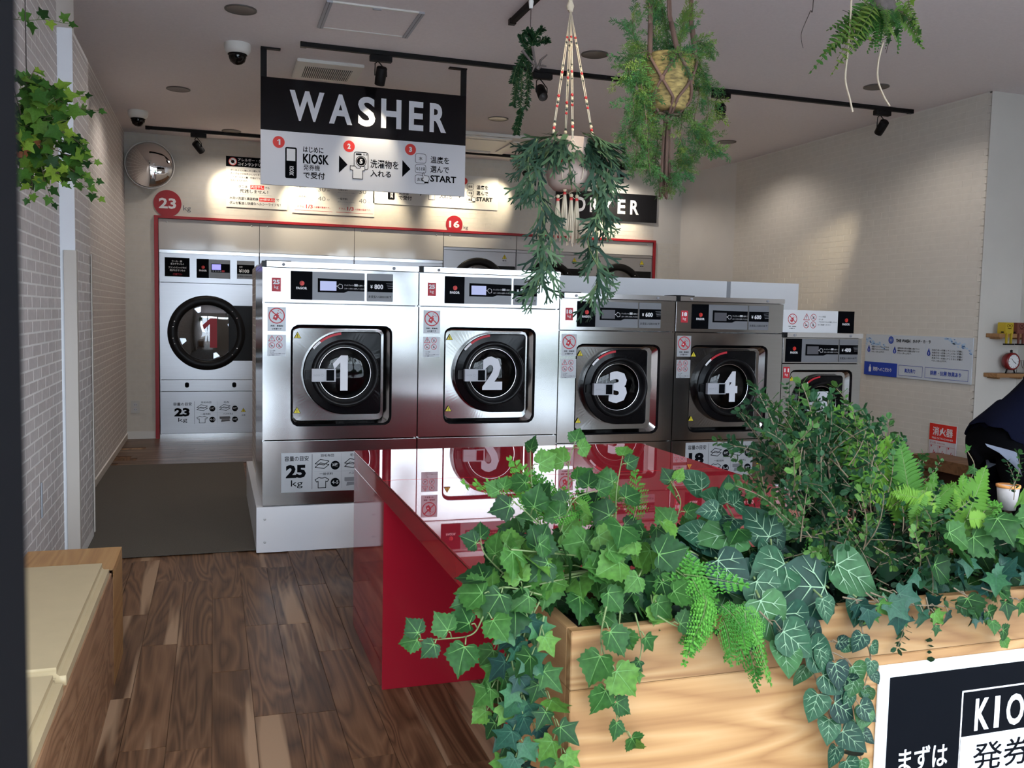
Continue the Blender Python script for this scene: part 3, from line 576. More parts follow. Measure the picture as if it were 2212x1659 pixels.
# ------------------------------------------------------------------ dryers in the back niche
def dryer(x0, wd, z0, ht, number, lab, big=True):
    t = thing('tumble_dryer', lab, 'dryer', (x0, YB, z0), 0, 'dryers in the red-framed niche'); S = M['steeld']; g = .004; k = ht / 1.96 if big else 1.
    sx = wd / 1.0
    if big: zs, z2, z3, dc, dr = 1.625, .612, .49, (.470 * sx, 1.107), .392
    else: zs, z2, z3, dc, dr = ht - .03, .12, .06, (.48 * sx, ht - .44), .335
    MB().box(g, g + .01, .03, .95, .02, ht - .01, S).box(wd - g - .01, wd - g, .03, .95, .02, ht - .01, S).box(g + .011, wd - g - .011, .70, .948, .022, ht - .012, S).build('cabinet', t)
    A_ = angles(dc, [[(g, z2 + .003), (wd - g, z2 + .003), (wd - g, zs - .003), (g, zs - .003)]], 64)
    Lq = lambda poly, y: [(p[0], y, p[1]) for p in radial(poly, dc, A_)]
    po = [(g, z2 + .003), (wd - g, z2 + .003), (wd - g, zs - .003), (g, zs - .003)]; pi_ = circ(*dc, .80 * dr, 64)
    MB().loops([Lq(po, .03), Lq(po, 0), Lq(pi_, 0), Lq(pi_, .03)], S, False).build('front_panel', t)
    MB().box(g, wd - g, 0, .03, z3 + .003, z2 - .003, S, bev=.002).build('filter_panel', t)
    MB().box(g, wd - g, 0, .03, .045, z3 - .003, S, bev=.002).build('lower_panel', t)
    MB().box(0, wd, -.002, .03, .0, .042, M['steel2'], bev=.002).build('kick_rail', t)
    if big:
        MB().box(g, wd - g, 0, .03, zs + .003, ht - .035, S, bev=.002).build('control_fascia', t)
        MB().box(g, wd - g, -.004, .03, ht - .032, ht, M['steel2'], bev=.002).build('top_rail', t)
    else: MB().box(g, wd - g, -.004, .03, ht - .028, ht, S, bev=.002).build('top_rail', t)
    # door
    d = MB(); B = M['blackp']
    d.lathe([(dr, .0), (dr, -.018), (dr - .012, -.030), (dr - .05, -.034), (.79 * dr, -.030), (.755 * dr, -.020), (.74 * dr, -.006), (.74 * dr, .03)], B, (dc[0], 0, dc[1]), 'y', 64)
    d.box(dc[0] + .55 * dr, min(dc[0] + dr + .10, wd - .01), -.024, .0, dc[1] - .745 * dr, dc[1] + .745 * dr, B, bev=.004)
    do = d.build('door', t)
    MB().lathe([(.74 * dr, .03), (.72 * dr, .05), (.95 * dr, .08), (.95 * dr, .55), (.01, .60)], M['drum_l'], (dc[0], 0, dc[1]), 'y', 48).build('drum', do)
    fin = MB()
    for i in range(4):
        a = R(20 + 90 * i); ca, sa = math.cos(a), math.sin(a); rr = .93 * dr
        P0 = [Vector((dc[0] + ca * q - sa * s_, 0, dc[1] + sa * q + ca * s_)) for q, s_ in ((rr, -.07), (rr * .62, -.015), (rr * .62, .015), (rr, .07))]
        fin.add([(p.x, .10, p.z) for p in P0] + [(p.x, .54, p.z) for p in P0], [(0, 1, 5, 4), (1, 2, 6, 5), (2, 3, 7, 6), (0, 1, 2, 3)], M['steel2'])
    fin.build('drum_vanes', do)
    MB().lathe([(.745 * dr, -.010), (.55 * dr, -.020), (.3 * dr, -.026), (.004, -.028)], M['dryerglass'], (dc[0], 0, dc[1]), 'y', 48).build('glass', do)
    for a in (28, 42, -28, -42, 160, 170, 190, 200):
        MB().lathe([(.007, -.031), (.007, -.035), (.002, -.036)], M['steel2'], (dc[0] + .87 * dr * math.cos(R(a)), 0, dc[1] + .87 * dr * math.sin(R(a))), 'y', 10, cap1=True).build('bolt', do)
    if number:
        P = Print(-.030); P.text(number, dc[0] - .045, dc[1] - .155, dc[0] + .10, dc[1] + .155, M['rednum'], .06); P.build('numeral', do)
    if big:
        for fx in (.246, .722):
            MB().prism(rrect(fx * sx, fx * sx + .042, .530, .585, .018), -.003, 0, M['pblack']).build('filter_latch', t)
        n1 = MB().box(.056, .299, -.003, 0, 1.686, 1.882, M['pblack'], bev=.001).build('notice_panel', t)
        P = Print(-.003)
        for tt, a, b, z in (('ウール・麻', .125, .225, 1.850), ('縮みやすいもの', .115, .245, 1.822), ('プリントTシャツなど', .092, .270, 1.784), ('剥がれやすいもの', .105, .255, 1.756)): P.text(tt, a, z - .016, b, z + .006, M['pwhite'], .01, 1)
        P.text('ご注意下さい', .135, 1.700, .225, 1.722, M['pred'], .01, 1); P.build('notice_print', n1)
        MB().box(.367, .490, -.004, 0, 1.680, 1.878, M['pblack'], bev=.001).build('logo_panel', t); P = Print(-.004); logo(P, .43, 1.775, .042); P.build('maker_logo', t)
        dp = MB().box(.491, .703, -.004, 0, 1.680, 1.876, M['pmgrey_l'], bev=.001).build('display_panel', t)
        P = Print(-.004); P.rect(.513, 1.742, .699, 1.833, M['pblack']); P.lay(2).rect(.519, 1.770, .609, 1.827, M['lcdv'])
        for i in range(4): P.rect(.525 + i * .024, 1.750, .541 + i * .024, 1.762, M['pmgrey'])
        P.rect(.618, 1.748, .646, 1.766, M['pred']); P.build('display_print', dp)
        pp = MB().box(.770, .950, -.004, 0, 1.684, 1.874, M['pmgrey_l'], bev=.001).build('price_panel', t)
        P = Print(-.004); P.rect(.772, 1.735, .948, 1.832, M['pblack']); P.lay(2).text('¥100', .790, 1.748, .895, 1.785, M['pwhite'], .03).text('8分', .795, 1.800, .828, 1.818, M['pwhite'], .01); P.lay(1).text('お支払いはKIOSKで', .780, 1.700, .94, 1.722, M['pblack'], .01, 1); P.build('price_print', pp)
        P = Print(-.0006); capacity_chart(P, .105, .130, .80, .395, '23', ('2', '3', '4-5', '23枚'), film=False); warn_tri(P, .835, .285, .026); P.lay(1).text('注意', .815, .225, .855, .240, M['pblack'], .01, 1); P.build('capacity_chart', t)
    else:
        P = Print(-.0006); warn_tri(P, wd - .14, ht - .085, .030); P.lay(1).text('警告', wd - .165, ht - .135, wd - .115, ht - .120, M['pblack'], .01, 1)
        for i in range(3): P.rect(wd - .185, ht - .150 - i * .013, wd - .09, ht - .147 - i * .013, M['pgrey'])
        P.build('warning_sticker', t)
    return t
M['drum_l'] = mat('dryer_drum_steel', (.55, .56, .58), .25, 1., noise=.5, nscale=90)
dryer(-.538, .998, 0, 1.960, '1', 'tall steel dryer with a red numeral 1, leftmost beside the wall socket')
dryer(.462, 1.002, 0, 1.960, '2', 'tall steel dryer behind the left end of the washers')
dryer(1.466, 1.002, 0, 1.960, '3', 'tall steel dryer behind washer 2, left of the stacked dryers')
for i, (a, b, nm) in enumerate(((2.470, .866, 'left of the three stacked dryers, its black door arc above washer 2'), (3.338, .868, 'middle of the three stacked dryers, behind the trailing hanging plant'), (4.208, .880, 'rightmost stacked dryer next to the red frame'))):
    dryer(a, b, .0, 2.115, None, 'small steel dryer, ' + nm, big=False)
# panels over the dryers, red frame, capacity roundels
for i, (a, b, z) in enumerate(((-.538, .460, 1.964), (.464, 1.464, 1.964), (1.468, 2.466, 1.964), (2.472, 3.334, 2.12), (3.340, 4.206, 2.12), (4.210, 5.088, 2.12))):
    ip = thing('infill_panel', 'glossy cream infill panel above the ' + ('first', 'second', 'third', 'fourth', 'fifth', 'sixth')[i] + ' dryer from the left', 'panel', (a, YB, z), 0, 'infill panels over the dryers')
    MB().box(0, b - a, -.004, .02, 0, 2.275 - z, M['whitep'], bev=.001).build('board', ip)
    for fx in (.08, .92): MB().lathe([(.008, -.004), (.008, -.008), (.003, -.009)], M['plgrey'], (fx * (b - a), 0, 2.245 - z), 'y', 10, cap1=True).build('cap', ip)
rf = struct(MB().box(-.58, 5.12, YB - .025, YB, 2.279, 2.305, M['redp']).build('trim_1'))
MB().box(-.58, -.542, YB - .025, YB, 0, 2.279, M['redp']).build('upright', rf); MB().box(5.092, 5.12, YB - .025, YB, 0, 2.279, M['redp']).build('upright', rf)
def roundel(cx, cz, r, num, lab):
    t = thing('capacity_roundel', lab, 'sign', (cx, YB, cz - r), 0, 'kilogram roundels'); d = MB(); d.lathe([(r, 0), (r, -.008), (.001, -.008)], M['redp'], (0, 0, r), 'y', 48, smooth=False); d.build('disc', t)
    P = Print(-.008); P.text(num, -.62 * r, .60 * r, .62 * r, 1.40 * r, M['pwhite'], .03); P.build('numeral', t)
    P = Print(-.002); P.text('kg', 1.12 * r, .40 * r, 1.68 * r, .92 * r, M['pmgrey'], .0); P.build('unit_lettering', t)
roundel(-.450, 2.432, .135, '23', 'red roundel reading 23 above the left dryers'); roundel(2.590, 2.374, .097, '16', 'red roundel reading 16 above the stacked dryers')

# ================================================================== CEILING FIXTURES
def downlight(x, y, lab, watt=24.):
    t = thing('downlight', lab, 'downlight', (x, y, CEIL), 0, 'recessed ceiling downlights')
    MB().lathe([(.093, 0), (.093, -.006), (.086, -.008), (.080, -.006)], M['shade'], seg=36).build('rim', t)
    MB().lathe([(.080, -.006), (.055, -.0035), (.02, -.0025), (.001, -.002)], M['lamp'], seg=36).build('reflector', t)
    l = bpy.data.lights.new('downlight_fill', 'SPOT'); l.energy = watt; l.spot_size = R(150); l.spot_blend = .6; l.color = (1, .92, .83); l.shadow_soft_size = .06  # the fixtures are off; this light is added to lift the room
    o = bpy.data.objects.new('downlight_fill', l); COL.objects.link(o); o.parent = t; o.location = (0, 0, -.03)
for (x, y, lab) in ((.156, 5.757, 'downlight at the top left, in front of the nearer dome camera'), (-.268, 7.988, 'downlight at the left, between the two dome cameras'), (.171, 9.627, 'downlight left of the hanging sign, beside the back light track'),
                    (2.444, 5.811, 'downlight between the two large hanging plants'), (4.719, 5.787, 'downlight at the right, behind the dangling white cords'), (4.848, 8.097, 'downlight right of the basket plant, over the right wall'), (4.591, 9.788, 'farthest right downlight, beside the basket plant foliage'),
                    (2.44, 8.0, 'downlight above the ceiling cassette, behind the hanging sign')):
    downlight(x, y, lab, (8. if y < 6 else 16.) if x < 4 else 17.)
def dome_camera(x, y, lab):
    t = thing('dome_camera', lab, 'security camera', (x, y, CEIL), 0, 'dome cameras')
    MB().lathe([(.085, 0), (.087, -.012), (.085, -.04), (.072, -.062), (.060, -.068)], M['offwhite'], seg=36).build('housing', t)
    MB().lathe([(.061, -.066), (.064, -.072), (.058, -.076)], M['blackg'], seg=36).build('collar', t)
    MB().lathe([(.058, -.074), (.057, -.090), (.047, -.116), (.026, -.132), (.001, -.137)], M['smoke'], seg=36).build('dome', t)
    e = MB().lathe([(.045, -.08), (.045, -.095), (.030, -.112), (.001, -.12)], M['blackp'], seg=24); e.lathe([(.018, 0), (.018, -.03), (.012, -.032), (.001, -.028)], M['blackg'], (0, -.025, -.09), 'y', 18); e.build('lens', t)
dome_camera(.155, 6.5, 'white dome camera with black eye, nearer one left of the sign'); dome_camera(-.646, 9.024, 'small white dome camera above the convex mirror')
# access hatch
t = thing('ceiling_hatch', 'square ceiling access hatch with grey metal frame', 'hatch', (.900, 5.655, CEIL))
MB().box(-.262, .262, -.232, .232, -.006, 0, M['ceil']).build('panel', t)
for (a, b, c, d) in ((-.285, -.250, -.255, .255), (.250, .285, -.255, .255)): MB().box(a, b, c, d, -.012, 0, M['pgrey_l'], bev=.001).box((a + b) / 2 - .002, (a + b) / 2 + .002, c, d, -.0128, -.012, M['pmgrey']).build('frame_rail', t)
for (c, d) in ((-.255, -.232), (.238, .255)): MB().box(-.250, .250, c, d, -.010, 0, M['offwhite'], bev=.001).build('frame_rail', t)
MB().box(-.02, .03, -.250, -.235, -.018, -.010, M['pgrey']).build('latch', t)
# exhaust grille
t = thing('ceiling_vent', 'white ceiling exhaust vent with dark slotted grille', 'vent', (.795, 6.93, CEIL))
MB().box(-.235, .235, -.25, .25, -.022, 0, M['offwhite'], bev=.004).build('cover', t); MB().box(-.168, .168, -.125, .185, -.0235, -.022, M['black']).build('grille_back', t)
sl = MB().box(-.0026, .0026, -.125, .185, -.027, -.0235, M['offwhite']); so = sl.build('slat', t); so.location = (-.16, 0, 0)
for i in range(1, 24): link('slat', so.data, t, (-.16 + i * .32 / 23, 0, 0))
# air-conditioner cassette
t = thing('air_conditioner', 'cream ceiling air conditioner cassette behind the hanging plant', 'air conditioner', (2.505, 9.11, CEIL - .001))
MB().box(-.475, .475, -.475, .475, -.03, 0, M['offwhite'], bev=.008).build('panel', t); MB().box(-.28, .28, -.28, .28, -.036, -.03, M['offwhite'], bev=.003).build('intake_grille', t)
for (a, b, c, d) in ((-.30, .30, -.42, -.34), (-.30, .30, .34, .42), (-.42, -.34, -.30, .30), (.34, .42, -.30, .30)): MB().box(a, b, c, d, -.042, -.03, M['offwhite'], bev=.004).build('louver', t)
# light tracks and spotlights
def track(x0, x1, y0, y1, lab):
    t = thing('light_track', lab, 'light track', ((x0 + x1) / 2, (y0 + y1) / 2, CEIL)); a, b = (x1 - x0) / 2, (y1 - y0) / 2
    MB().box(-a, a, -b, b, -.030, 0, M['black'], bev=.002).build('rail', t)
    if a > b:
        for s_ in (-1, 1): MB().box(s_ * a - .02, s_ * a + .02, -b - .002, b + .002, -.033, 0, M['blackp']).build('end_cap', t)
    else: MB().box(-a - .002, a + .002, b - .03, b + .01, -.033, 0, M['blackp']).build('end_cap', t)
track(.566, 5.48, 6.273, 6.307, 'long black ceiling light track in front of the hanging sign'); track(-.61, 5.0, 9.70, 9.734, 'black light track along the back wall'); track(1.683, 1.717, 2.6, 5.335, 'black light track running towards the camera at the top')
def spotlight(x, y, aim, lab, watt=70., size=42., light=True, col=(1, .86, .62)):
    t = thing('track_spotlight', lab, 'spotlight', (x, y, CEIL - .033), 0, 'black track spotlights')
    MB().box(-.075, .075, -.022, .022, -.040, 0, M['black'], bev=.003).build('adapter', t)
    p = Vector((x, y, CEIL - .033)); hc = Vector((0, 0, -.135)); d = (Vector(aim) - (p + hc)).normalized()
    side = d.cross(Vector((0, 0, 1))); side = side.normalized() if side.length > .01 else Vector((1, 0, 0))
    yk = MB(); 
    for s_ in (-1, 1): yk.tube([Vector((-.02, 0, -.038)), Vector((-.02, 0, -.055)) + side * .02 * s_, hc * .75 + side * .041 * s_, hc + side * .041 * s_], .004, M['black'], 6)
    yk.build('yoke', t)
    q = d.to_track_quat('Z', 'Y').to_matrix().to_4x4()
    hd = MB().lathe([(.001, -.062), (.030, -.062), (.036, -.055), (.036, .020), (.034, .058), (.030, .060)], M['black'], seg=28); hd.lathe([(.030, .060), (.028, .030), (.001, .020)], M['shade'], seg=28)
    ho = hd.build('lamp_head', t); ho.matrix_local = Matrix.Translation(hc) @ q
    if light:
        l = bpy.data.lights.new('spot_lamp', 'SPOT'); l.energy = watt; l.spot_size = R(size); l.spot_blend = .8; l.color = col; l.shadow_soft_size = .02
        o = bpy.data.objects.new('spot_lamp', l); COL.objects.link(o); o.parent = t; o.matrix_local = Matrix.Translation(hc + d * .066) @ (-d).to_track_quat('Z', 'Y').to_matrix().to_4x4()
spotlight(1.08, 6.29, (1.05, 6.5, 2.55), 'track spotlight in front of the hanging sign', 12, 60)
spotlight(2.24, 6.29, (2.1, 4.0, .8), 'track spotlight behind the small hanging fern', 160, 40)
spotlight(1.70, 2.75, (1.38, 3.4, 2.1), 'track spotlight on the near track above the staghorn planter', 30, 42)
spotlight(3.70, 6.29, (3.4, 5.2, 1.0), 'track spotlight right of the basket plant', 60, 44)
spotlight(5.20, 6.29, (5.45, 8.3, 1.2), 'rightmost track spotlight near the end of the long track', 60, 38)
spotlight(-.14, 9.717, (.30, YB, 2.45), 'track spotlight nearest the convex mirror', 24, 70)
spotlight(.78, 9.717, (.95, YB, 2.40), 'track spotlight behind the left half of the hanging sign', 28, 70)
spotlight(1.75, 9.717, (1.75, YB, 2.45), 'track spotlight behind the middle of the hanging sign', 24, 70)
spotlight(2.52, 9.717, (2.55, YB, 2.55), 'track spotlight behind the right edge of the hanging sign', 26, 74)
spotlight(3.32, 9.717, (3.0, YB, 2.62), 'track spotlight beside the left foliage of the hanging planter', 18, 70)
spotlight(4.45, 9.717, (4.55, YB, 2.55), 'track spotlight above the dryer sign', 30, 74)

# ================================================================== SIGNS
SW, SH = 1.435, .717
def step_art(P, X, Z, red, btn):
    """the three printed steps; X, Z map fractions of the sign"""
    B, Wm = M['pblack'], M['pwhite']; u = (X(1) - X(0))
    for n_, fx, fz in (('1', .083, .597), ('2', .415, .586), ('3', .718, .571)):
        P.lay(2).disc(X(fx), Z(fz), .0277 * u, M['pred_logo']); P.lay(3).text(n_, X(fx) - .0075 * u, Z(fz) - .013 * u, X(fx) + .0075 * u, Z(fz) + .013 * u, Wm, .05)
    P.lay(2).poly(rrect(X(.113), X(.167), Z(.93), Z(.637), .008 * u), B); P.lay(3).rect(X(.120), Z(.765), X(.160), Z(.652), Wm)
    vv, ff, _a = text_shape('KIOSK', .02, 2); y = P._y()   # lettering turned down the icon
    P.b.add([(X(.150) - p[1] * .020 * u + .003 * u, y, Z(.815) - p[0] * .044 * u) for p in vv], ff, Wm)
    P.lay(2)
    for tt, a, z0, b, z1, bo in (('はじめに', .197, .675, .292, .620, .018), ('KIOSK', .196, .781, .319, .687, .03), ('発券機', .198, .845, .276, .788, .004), ('で受付', .198, .922, .300, .857, .018), ('洗濯物を', .519, .778, .659, .695, .014), ('入れる', .519, .863, .622, .797, .018), ('温度を', .820, .690, .916, .620, .014), ('選んで', .820, .782, .916, .714, .014), ('START', .820, .873, .954, .807, .03)):
        P.text(tt, X(a), Z(z0), X(b), Z(z1), B, bo)
    for fx in (.367, .678): P.poly([(X(fx), Z(.845)), (X(fx + .041), Z(.763)), (X(fx), Z(.680))], B)
    P.outline(rrect(X(.440), X(.508), Z(.800), Z(.635), .010 * u), .0028 * u, B); P.rect(X(.448), Z(.662), X(.476), Z(.648), B); P.ring(X(.488), Z(.655), .004 * u, .0015 * u, B, 10).ring(X(.500), Z(.655), .004 * u, .0015 * u, B, 10)
    P.disc(X(.474), Z(.722), .026 * u, B); P.lay(3).ring(X(.474), Z(.722), .0225 * u, .002 * u, Wm).text('5', X(.4665), Z(.745), X(.4815), Z(.700), Wm, .05)
    sh = [(.421, .772), (.446, .772), (.452, .790), (.468, .790), (.474, .772), (.492, .772), (.492, .808), (.482, .812), (.482, .893), (.434, .893), (.434, .812), (.421, .808)]
    P.lay(4).poly([(X(a), Z(b)) for a, b in sh], Wm); P.lay(5).outline([(X(a), Z(b)) for a, b in sh], .0028 * u, B)
    for z0, z1, tt in ((.697, .606, btn[0]), (.794, .7125, btn[1]), (.900, .8146, btn[2])):
        P.lay(2).outline(rrect(X(.743), X(.797), Z(z0), Z(z1), .010 * u), .0020 * u, B); c = (z0 + z1) / 2; ww = .009 if len(tt) == 1 else .016 if len(tt) == 2 else .022
        P.text(tt, X(.770 - ww), Z(c + .018), X(.770 + ww), Z(c - .018), B, .012)
    hd = [(.780, .795), (.786, .790), (.789, .815), (.812, .822), (.815, .850), (.808, .880), (.790, .880), (.775, .850), (.784, .845)]
    P.lay(5).poly([(X(a), Z(b)) for a, b in hd], Wm); P.lay(6).outline([(X(a), Z(b)) for a, b in hd], .0024 * u, B); P.rect(X(.790), Z(.892), X(.811), Z(.878), B)
t = thing('hanging_sign', 'large black and white hanging sign reading WASHER', 'sign', (.304, 6.5, 2.214))
MB().box(0, SW, 0, .025, .365, SH, M['pblack_g'] if 'pblack_g' in M else mat('sign_black_gloss', (.006, .006, .008), .12, spec=.25), bev=.001).build('upper_board', t)
MB().box(0, SW, 0, .025, 0, .365, mat('sign_white_gloss', (.74, .75, .80), .22), bev=.001).build('lower_board', t)
wl_ = mat('sign_letter_white', (.80, .81, .86), .2)
for ch, a, b in (('W', .133, .296), ('A', .318, .429), ('S', .457, .541), ('H', .570, .670), ('E', .708, .781), ('R', .813, .898)):
    P = Print(0.); P.text(ch, a * SW, SH * .617, b * SW, SH * .90, wl_, .03, 4); P.build('letter', t)
P = Print(0.); step_art(P, lambda f: f * SW, lambda f: SH * (1 - f), None, ('水', 'ぬるま湯', 'お湯')); P.build_split('step_print', t, [.34 * SW, .665 * SW])
for s_, x in ((1, 0), (-1, SW)):
    MB().box(min(x, x + s_ * .040), max(x, x + s_ * .040), .002, .022, SH, CEIL - 2.214, M['black']).box(min(x, x + s_ * .13), max(x, x + s_ * .13), -.012, .028, CEIL - 2.214 - .010, CEIL - 2.214, M['black']).build('bracket', t)
# wall posters
def board(name, lab, x, z, w_, h_, m, cat='poster', y=YB, rz=0., th=.008):
    t = thing(name, lab, cat, (x, y - .004 * (rz == 0), z), rz); MB().box(0, w_, -th, 0, 0, h_, m, bev=.0008).build('board', t); return t
M['paper'] = mat('poster_paper', (.74, .72, .68), .5)
t = board('poster', 'allergy poster with black heading left of the hanging sign', .124, 2.43, .62, .525, M['paper']); P = Print(-.008)
P.rect(0, .42, .62, .525, M['pblack']); P.lay(2).disc(.068, .472, .040, M['pwhite']); P.lay(3).ring(.068, .472, .042, .007, M['pred_logo']).disc(.068, .470, .018, M['pblack'], 12).line((.040, .500), (.096, .444), .006, M['pred_logo'])
P.lay(2).text('アレルギー・ダニ対策に', .12, .478, .50, .512, M['pwhite'], .02).text('コインランドリーを', .12, .434, .42, .468, M['pwhite'], .02)
P.lay(1)
for i, tt in enumerate(('ダニはふとん類に多く棲んでいて、', '人の汗などが栄養分となります。', 'このダニやその糞・死骸がアレルギー', '原因にもなります。')): P.text(tt, .045, .375 - i * .036, (.40, .37, .42, .22)[i], .395 - i * .036, M['pblack'], .01, 1)
P.text('ダニは', .125, .205, .215, .232, M['pblack'], .01, 1).rect(.245, .198, .385, .240, M['pred_logo']); P.lay(2).text('天日干し', .25, .205, .38, .233, M['pwhite'], .02, 1); P.lay(1).text('でも', .392, .205, .44, .232, M['pblack'], .01, 1).text('死滅しません！', .14, .152, .425, .192, M['pblack'], .016, 1).rect(.11, .138, .47, .140, M['pgrey'])
P.text('水洗い洗濯と高温乾燥', .035, .080, .325, .110, M['pblack'], .014, 1).rect(.335, .074, .495, .114, M['pred_logo']); P.lay(2).text('(60度以上)', .34, .08, .49, .108, M['pwhite'], .02, 1); P.lay(1).text('で', .51, .082, .54, .108, M['pblack'], .01, 1).text('ダニを撃退し快適なヘルシーライフを！', .035, .030, .555, .062, M['pblack'], .014, 1); P.build('poster_print', t)
t = board('poster', 'drying time table poster under the hanging sign', .800, 2.405, .88, .55, M['paper']); P = Print(-.008)
for k in (0, 1):
    a = .025 + k * .44; P.lay(1)
    for r_ in range(4): P.rect(a, .115 + r_ * .10, a + .40, .117 + r_ * .10, M['plgrey'])
    for r_, (tt, nn) in enumerate((('一般衣料', '40'), ('化繊衣料', '30'), ('毛布', '40'))):
        P.text(tt, a + .015, .165 + r_ * .10, a + .12, .190 + r_ * .10, M['pblack'], .008, 1).text('(厚手のバスタオルが数枚)', a + .015, .135 + r_ * .10, a + .20, .150 + r_ * .10, M['pgrey'], .0, 1).text(nn, a + .245, .142 + r_ * .10, a + .325, .190 + r_ * .10, M['pmgrey'], .0).text('分', a + .340, .145 + r_ * .10, a + .37, .168 + r_ * .10, M['pmgrey'], .0)
    P.text('ドラム', a + .03, .062, a + .10, .082, M['pred'], .01, 1).text('1/3', a + .12, .055, a + .19, .095, M['pred'], .02).text('の容量が最適です。', a + .20, .062, a + .375, .082, M['pred'], .01, 1).rect(a, .030, a + .40, .034, M['pred'])
P.text('乾燥時間の目安', .25, .45, .63, .50, M['pblack'], .02, 1); P.build('poster_print', t)
t = board('poster', 'three step poster partly hidden by the hanging sign', 1.665, 2.555, SW, .372, M['paper']); P = Print(-.008, .0008); step_art(P, lambda f: f * SW, lambda f: SH * (1 - f) - .0, None, ('低温', '中温', '高温')); P.build_split('poster_print', t, [.34 * SW, .665 * SW])
t = board('wall_sign', 'black wall sign reading DRYER behind the hanging planter', 3.805, 2.515, 1.311, .328, mat('dryer_sign_black', (.012, .012, .014), .25), 'sign', th=.02); P = Print(-.020); 
for ch, a, b in (('D', .250, .375), ('R', .430, .545), ('Y', .590, .725), ('E', .790, .890), ('R', .955, 1.070)):
    P = Print(-.020); P.text(ch, a, .085, b, .255, M['pwhite'], .03, 3); P.build('letter', t)
# right wall boards
t = board('info_board', 'pale blue water information board on the right wall', 6.81, .898, 1.222, .362, mat('water_board', (.62, .67, .73), .45), 'sign', y=6.81, rz=R(-90)); t.location = (XR - .004, 6.81, .898); P = Print(-.008)
rnd = random.Random(5)
for i in range(90):
    a = rnd.random(); k = i % 2; cx = (.0 + .25 * a) if k == 0 else (1.22 - .28 * a); cz = (.315 - .06 * a + rnd.gauss(0, .016)) if k == 0 else (.352 - .10 * (1 - a) ** 1.3 + rnd.gauss(0, .010)); cx = min(max(cx, .012), 1.205); cz = min(cz, .350); r_ = .004 + .008 * rnd.random()
    P.lay(1 + i % 3).poly([(max(cx - 1.6 * r_, .001), cz + .3 * r_), (cx, cz - .7 * r_), (min(cx + 1.8 * r_, 1.221), cz - .5 * r_), (cx + .2 * r_, cz + .7 * r_)], M['plblue'] if i % 3 else M['pblue2'] if 'pblue2' in M else mat('print_mid_blue', (.12, .26, .55), .5))
P.lay(5).disc(.325, .318, .032, M['pblue']); P.lay(6).ring(.325, .318, .020, .003, M['plblue'], 16).text('W', .315, .308, .335, .326, M['pwhite'], .03); P.lay(5).text('THE WASH', .385, .302, .555, .330, M['pblack'], .03).text('水のチ・カ・ラ', .585, .302, .785, .332, M['pblack'], .03, 1)
for i, (a, nl) in enumerate(((.050, 3), (.375, 3), (.770, 5))):
    P.lay(5).poly(arc(a, .222, .019, 150, 390, 12) + [(a, .268)], M['pblue']); P.lay(6).text(str(i + 1), a - .005, .214, a + .005, .234, M['pwhite'], .04); P.lay(5)
    for j in range(nl): P.text(('超電解アルカリイオン水の力で汚れを', '植物由来の成分が繊維の奥まで入り', '洗浄力を一切落とすことなく衣類に')[i] if j < nl - 1 else 'やさしく洗い上げます。', a + .035, .245 - j * .0215, a + (.255, .29, .36)[i] if j < nl - 1 else a + .20, .260 - j * .0215, M['pblack'], .008, 1)
P.rect(.340, .125, .3415, .30, M['plblue']).rect(.735, .125, .7365, .30, M['plblue'])
P.rect(0, .0, .415, .118, M['pblue']); P.lay(6).text('洗剤へのこだわり', .115, .038, .350, .076, M['pwhite'], .02, 1).poly([(.062, .030), (.092, .030), (.092, .066), (.082, .078), (.082, .094), (.072, .094), (.072, .078), (.062, .066)], M['pwhite'])
P.lay(5).outline([(.435, .022), (.710, .022), (.710, .108), (.435, .108)], .003, M['pblue']).text('高洗浄力', .505, .046, .630, .084, M['pblue'], .02, 1).outline([(.740, .022), (1.195, .022), (1.195, .108), (.740, .108)], .003, M['pblue']).text('除菌・抗菌 効果あり', .800, .046, 1.125, .086, M['pblue'], .02, 1); P.build('board_print', t)
t = board('safety_sign', 'red and white fire extinguisher sign low on the right wall', 0, 0, .285, .30, mat('safety_white', (.66, .64, .66), .45), 'sign', rz=R(-90)); t.location = (XR - .004, 5.985, .255); P = Print(-.008)
P.rect(0, .165, .285, .30, M['pred_logo']).lay(2).text('消火器', .035, .205, .250, .275, M['pwhite'], .02, 1).text('FIRE EXTINGUISHER', .030, .176, .255, .192, M['pwhite'], .01, 1); P.lay(1).text('使い方', .012, .135, .075, .156, M['pred'], .01, 1).text('INSTRUCTIONS', .09, .138, .17, .150, M['pred'], .0, 1)
for i in range(3): a = .012 + i * .092; P.outline([(a, .02), (a + .085, .02), (a + .085, .125), (a, .125)], .0015, M['pred']).poly([(a + .006, .122), (a + .024, .122), (a + .015, .104)], M['pred']).line((a + .02, .04), (a + .06, .07), .008, M['pred']).line((a + .03, .03), (a + .045, .085), .006, M['pred'])
P.build('sign_print', t)
# convex mirror
t = thing('convex_mirror', 'round convex mirror in the back left corner', 'mirror', (-.612, 10.0, 2.56)); a = R(12)
mo = MB().lathe([(.228, .02), (.205, -.004), (.165, -.024), (.11, -.041), (.055, -.050), (.001, -.053)], M['chrome'], (0, 0, .235), 'y', 48); mo.build('mirror_face', t)
MB().lathe([(.226, .03), (.236, .028), (.238, .015), (.230, .008), (.226, .012)], M['offwhite'], (0, 0, .235), 'y', 48).build('rim', t); MB().box(-.05, .05, .03, .12, .19, .28, M['offwhite']).build('wall_bracket', t)
